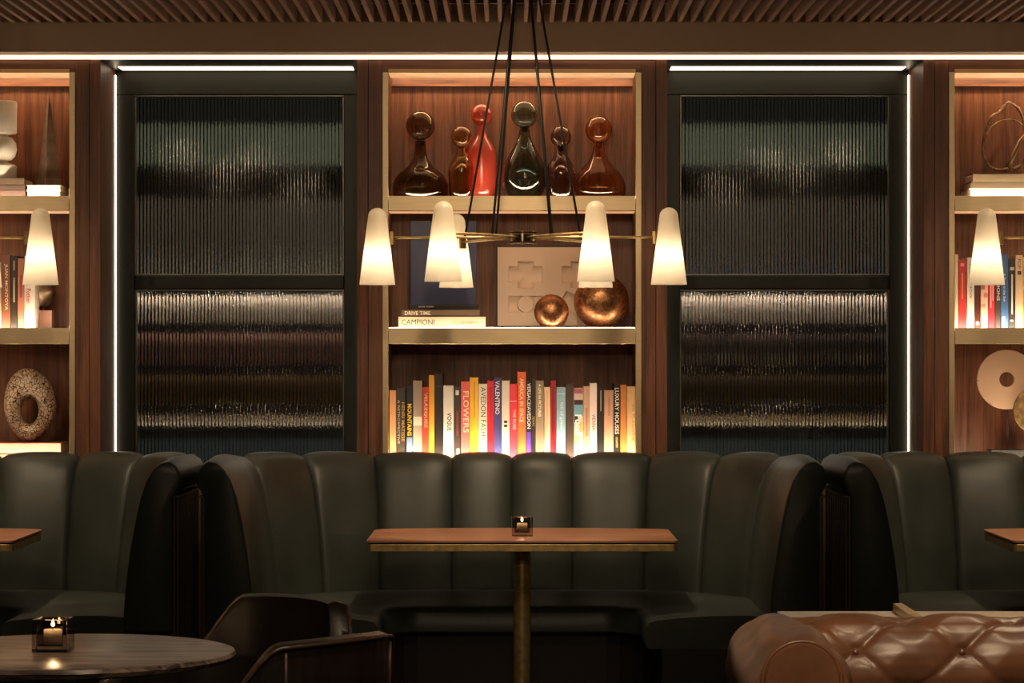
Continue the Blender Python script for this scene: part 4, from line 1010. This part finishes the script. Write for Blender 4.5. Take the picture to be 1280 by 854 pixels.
for (px, py, rot) in ((1221.5, 476, 0), (1238, 505, 50), (1267, 512, 0)):
    bm = BX(-.005, .005, -.003, .014, -.0012, .0012); bmesh.ops.rotate(bm, verts=bm.verts, cent=(0, 0, 0), matrix=Matrix.Rotation(math.radians(rot), 3, 'Y'))
    bmesh.ops.translate(bm, verts=bm.verts, vec=W(px, py, yd_ - (.03 if px == 1267 else 0))); obj('clip', bm, brass_dark, r)

# ================================================================== FOREGROUND
# round marble table
tx, ty = WX(80, -4.45), -4.45
r = thing('round_table', 'round grey marble table at the lower left with a candle', 'table', (tx, ty, 0))
smooth_by_angle(obj('tabletop', lathe(bmesh.new(), [(0, .717), (.335, .717), (.352, .722), (.358, .731), (.355, .739), (.348, .741), (0, .741)], tx, ty, 0, 96), marble_grey, r), 30)
smooth_by_angle(obj('column', lathe(bmesh.new(), [(0, .02), (.032, .02), (.032, .7168), (0, .7168)], tx - .03, ty, 0, 32), brass_old, r), 30)
smooth_by_angle(obj('foot', lathe(bmesh.new(), [(0, 0), (.2, 0), (.2, .01), (.05, .02), (0, .02)], tx - .03, ty, 0, 40), brass_dark, r), 30)

def tub_chair(cx, cy, rot, ztop, zarm, label):
    """armchair facing local -x (its back at +x)"""
    r = thing('tub_chair', label, 'armchair', (cx, cy, 0), rot, 'dark leather tub chairs at the marble table')
    rx, ry, th = .262, .268, .045
    n = 168; A = math.radians(132)
    def top(a):
        q = abs(a); q0, q1 = math.radians(31), math.radians(66)
        t = max(0, min(1, (q - q0) / (q1 - q0))); t = t * t * (3 - 2 * t)
        return ztop - .004 * (q / q0) ** 2 * (1 if q < q0 else 1) - (ztop - zarm) * t
    def pt(a, off):
        e = .85   # squarish oval
        c, s_ = math.cos(a), math.sin(a)
        f = lambda v: math.copysign(abs(v) ** e, v)
        return ((rx + off) * f(c) , (ry + off) * f(s_))
    rows_o = []; edge = []
    for i in range(n + 1):
        a = -A + 2 * A * i / n; zt = top(a)
        ox, oy = pt(a, .0022 * (abs(math.sin(i * PI / 4)) - 1) if abs(a) < 1.25 else 0); ix, iy = pt(a, -th)
        lean = .05
        k = lambda z: 1 + lean * (z - .45)
        row = []
        for z in (.30, .42, .55, .66 if zt > .7 else zt - .05, zt - .02): row.append((ox * k(z), oy * k(z), z))
        mx, my = (ox + ix) / 2, (oy + iy) / 2
        row.append(((ox * .85 + mx * .15) * k(zt), (oy * .85 + my * .15) * k(zt), zt - .006)); row.append((mx * k(zt), my * k(zt), zt)); row.append(((ix * .85 + mx * .15) * k(zt), (iy * .85 + my * .15) * k(zt), zt - .006))
        for z in (zt - .02, .55, .42, .30): row.append((ix * k(z), iy * k(z), z))
        rows_o.append(row); edge.append((ox * k(zt) * 1.004, oy * k(zt) * 1.004, zt - .010))
    bm = bmesh.new(); V = grid_surface(bm, rows_o, close_v=True); bm.faces.new(V[0]); bm.faces.new(V[-1])
    sh = smooth_by_angle(obj('shell', bm, leather_dark, r, world=False), 50)
    obj('piping', tube(bmesh.new(), edge, .0045, 8), piping_leather, sh, world=False, smooth=True)
    for a in (math.radians(30), math.radians(-30)):
        pp = []
        ox, oy = pt(a, .001)
        for z in (.31, .45, .6, .7, top(a) - .02): pp.append((ox * (1 + .05 * (z - .45)), oy * (1 + .05 * (z - .45)), z))
        obj('back_seam', tube(bmesh.new(), pp, .0035, 8), piping_leather, sh, world=False, smooth=True)
    # studs along the back's top edge
    # seat
    out = [pt(-A + 2 * A * i / 40, -th - .004) for i in range(41)] ; out += [(-rx + .0, ry * .55), (-rx - .0, -ry * .55)]
    obj('seat', prism(bmesh.new(), out, .33, .45, bev=.02, seg=3), leather_dark, r, world=False)
    for (a, b) in ((-.2, -.2), (-.2, .2), (.19, -.19), (.19, .19)):
        obj('leg', lathe(bmesh.new(), [(0, 0), (.011, 0), (.018, .3295), (0, .3295)], a, b, 0, 14), plain('dark_wood', (.03, .018, .012), .4), r, world=False)
    return r
tub_chair(-.645, -4.06, math.radians(50), .808, .69, 'dark leather tub chair behind the marble table, farther of two')
tub_chair(-.525, -4.625, math.radians(-39), .806, .69, 'dark leather tub chair at the bottom edge, nearer of two')

# chesterfield sofa
def sofa():
    X0, X1 = .472, 2.15
    YBK, YFR = -3.86, -4.62
    r = thing('chesterfield_sofa', 'brown buttoned leather chesterfield sofa at the lower right', 'sofa', ((X0 + X1) / 2, -4.3, 0))
    # profile of the buttoned back (y, z) from the seat over the roll to the rear
    prof = [(-4.17, .42), (-4.165, .48), (-4.155, .54), (-4.135, .60)]
    cy, cz, R = -4.035, .668, .108
    for i in range(0, 19):
        a = math.radians(205 - i * 14); prof.append((cy + R * math.cos(a), cz + R * math.sin(a)))
    # resample
    L = [0]
    for a, b in zip(prof, prof[1:]): L.append(L[-1] + math.hypot(b[0] - a[0], b[1] - a[1]))
    def at(l):
        for i in range(len(L) - 1):
            if l <= L[i + 1] + 1e-9:
                t = (l - L[i]) / (L[i + 1] - L[i]); return (prof[i][0] + (prof[i + 1][0] - prof[i][0]) * t, prof[i][1] + (prof[i + 1][1] - prof[i][1]) * t)
        return prof[-1]
    # arclength of the roll's crown
    crown = min(range(len(prof)), key=lambda i: -prof[i][1]); Lc = L[crown]
    pu, pv = .235, .215                # button pitch along x, twice the row step
    ux0 = WX(1131, -4.05); v0 = Lc - .012
    xs0, xs1 = .60, X1 - .15
    nu, nv = 240, 110
    LT = L[-1]
    def disp(x, l):
        u = (x - ux0) / pu; v = (l - v0) / pv
        if l > Lc + .07: fade = max(0, 1 - (l - Lc - .07) / .05)
        else: fade = 1
        p, q = u + v, u - v
        sp, sq = abs(math.sin(PI * p)), abs(math.sin(PI * q))
        pil = min(1, 3.6 * sp) ** .5 * min(1, 3.6 * sq) ** .5 * (.8 + .2 * (sp * sq) ** .5)
        ru, rv = u - round(u), v - round(v); d1 = (ru * pu) ** 2 + (rv * pv) ** 2
        u2, v2 = u - .5, v - .5; ru, rv = u2 - round(u2), v2 - round(v2); d2 = (ru * pu) ** 2 + (rv * pv) ** 2
        d = math.sqrt(min(d1, d2))
        but = 1 - math.exp(-(d / .055) ** 1.2)
        return (.008 * pil + .027 * but - .026) * fade
    bm = bmesh.new(); rows = []
    for i in range(nu + 1):
        x = xs0 + (xs1 - xs0) * i / nu; row = []
        for j in range(nv + 1):
            l = LT * j / nv; y, z = at(l); y2, z2 = at(min(LT, l + .004)); y1, z1 = at(max(0, l - .004))
            ty_, tz_ = y2 - y1, z2 - z1; m = math.hypot(ty_, tz_) or 1; ny_, nz_ = -tz_ / m, ty_ / m
            k = disp(x, l); row.append((x, y + ny_ * k, z + nz_ * k))
        row.append((x, YBK - .03, .55)); row.append((x, YBK - .03, .42))
        rows.append(row)
    V = grid_surface(bm, rows, close_v=True); bm.faces.new(V[0]); bm.faces.new(V[-1])
    back = smooth_by_angle(obj('buttoned_back', bm, leather_brown, r), 75)
    for iu in range(-4, 8):
        for iv in range(-4, 4):
            u, v = iu * .5, iv * .5
            if (iu + iv) % 2: continue
            x, l = ux0 + u * pu, v0 + v * pv
            if not (xs0 + .03 < x < xs1 - .03 and .03 < l < Lc + .08): continue
            y, z = at(l); y2, z2 = at(l + .004); m = math.hypot(y2 - y, z2 - z) or 1; ny_, nz_ = -(z2 - z) / m, (y2 - y) / m
            k = disp(x, l) + .003
            bb = bmesh.new(); bmesh.ops.create_uvsphere(bb, u_segments=12, v_segments=8, radius=.009)
            bmesh.ops.translate(bb, verts=bb.verts, vec=(x, y + ny_ * k, z + nz_ * k)); obj('button', bb, leather_brown, back, smooth=True)
    # arms: rolled, pleated toward the front
    for s in (-1, 1):
        xc = .588 if s < 0 else X1 - .118
        Ra, za = .112, .668
        rows = []
        ny = 26
        for i in range(ny + 1):
            y = YFR + (-4.02 - YFR) * i / ny; row = []
            for k in range(40):
                a = 2 * PI * k / 40
                g = i / ny
                pl = .017 * abs(math.sin(a * 3.5 + g * 2.2)) ** .6 * (.3 + .7 * math.sin(PI * min(1, g * 1.2)))
                rr = Ra - .012 * (1 - min(1, g * 6)) + pl - .006
                row.append((xc + rr * math.cos(a), y, za + rr * math.sin(a)))
            rows.append(row)
        bm = bmesh.new(); V = grid_surface(bm, rows, close_v=True); bm.faces.new(V[0]); bm.faces.new(V[-1])
        arm = smooth_by_angle(obj('arm', bm, leather_brown, r), 60)
        bm = bmesh.new()
        outl = []
        for k in range(0, 25):
            a = math.radians(-25 + 230 * k / 24); outl.append((xc + .080 * math.cos(a), za + .030 + .080 * math.sin(a)))
        outl += [(xc - .062, .30), (xc + .062, .30)]
        lo_, hi_ = [bm.verts.new((x, YFR - .001, z)) for x, z in outl], [bm.verts.new((xc + (x - xc) * .93, YFR - .016, .5 + (z - .5) * .975)) for x, z in outl]
        for k in range(len(outl)): bm.faces.new((lo_[k], lo_[(k + 1) % len(outl)], hi_[(k + 1) % len(outl)], hi_[k]))
        bm.faces.new(lo_); bm.faces.new(hi_)
        fp = smooth_by_angle(obj('arm_front', bm, leather_brown, r), 30)
        obj('piping', tube(bmesh.new(), [(x, YFR - .004, z) for x, z in outl[:-2]], .0045, 8), leather_brown, fp, smooth=True)
        xa, xb = (xc - .075, xc + .075)
        obj('arm_side', BX(xa, xb, YFR + .001, -3.95, .12, .62, bev=.01), leather_brown, r)
    obj('seat_cushion', BX(.675, X1 - .205, -4.66, -4.172, .30, .44, bev=.03, seg=3), leather_brown, r)
    obj('seat_base', BX(.665, X1 - .195, -4.63, -3.93, .12, .298, bev=.01), leather_brown, r)
    for x in (.56, X1 - .09):
        for y in (-4.55, -4.0):
            obj('foot', lathe(bmesh.new(), [(0, 0), (.02, 0), (.03, .05), (.025, .119), (0, .119)], x, y, 0, 16), plain('dark_wood', (.03, .018, .012), .4), r, smooth=True)
sofa()

# console behind the sofa
xa, xb = W(971, 0, -3.0).x, 2.9
r = thing('console', 'console with pale stone top behind the brown sofa', 'console', ((xa + xb) / 2, -3.25, 0))
obj('stone_top', BX(xa, xb, -3.62, -3.0, .667, .689, bev=.002), stone_pale, r)
obj('body', BX(xa + .02, xb - .02, -3.60, -3.02, 0, .666), walnut, r)
bx0 = WX(1116, -3.02)
o = obj('brass_bar', BX(bx0, bx0 + .026, -3.40, -3.02, .6892, .712, bev=.002), brass_old, loc=(bx0 + .013, -3.2, .6892)); tag(o, 'square brass bar lying across the pale stone console top', 'bar')
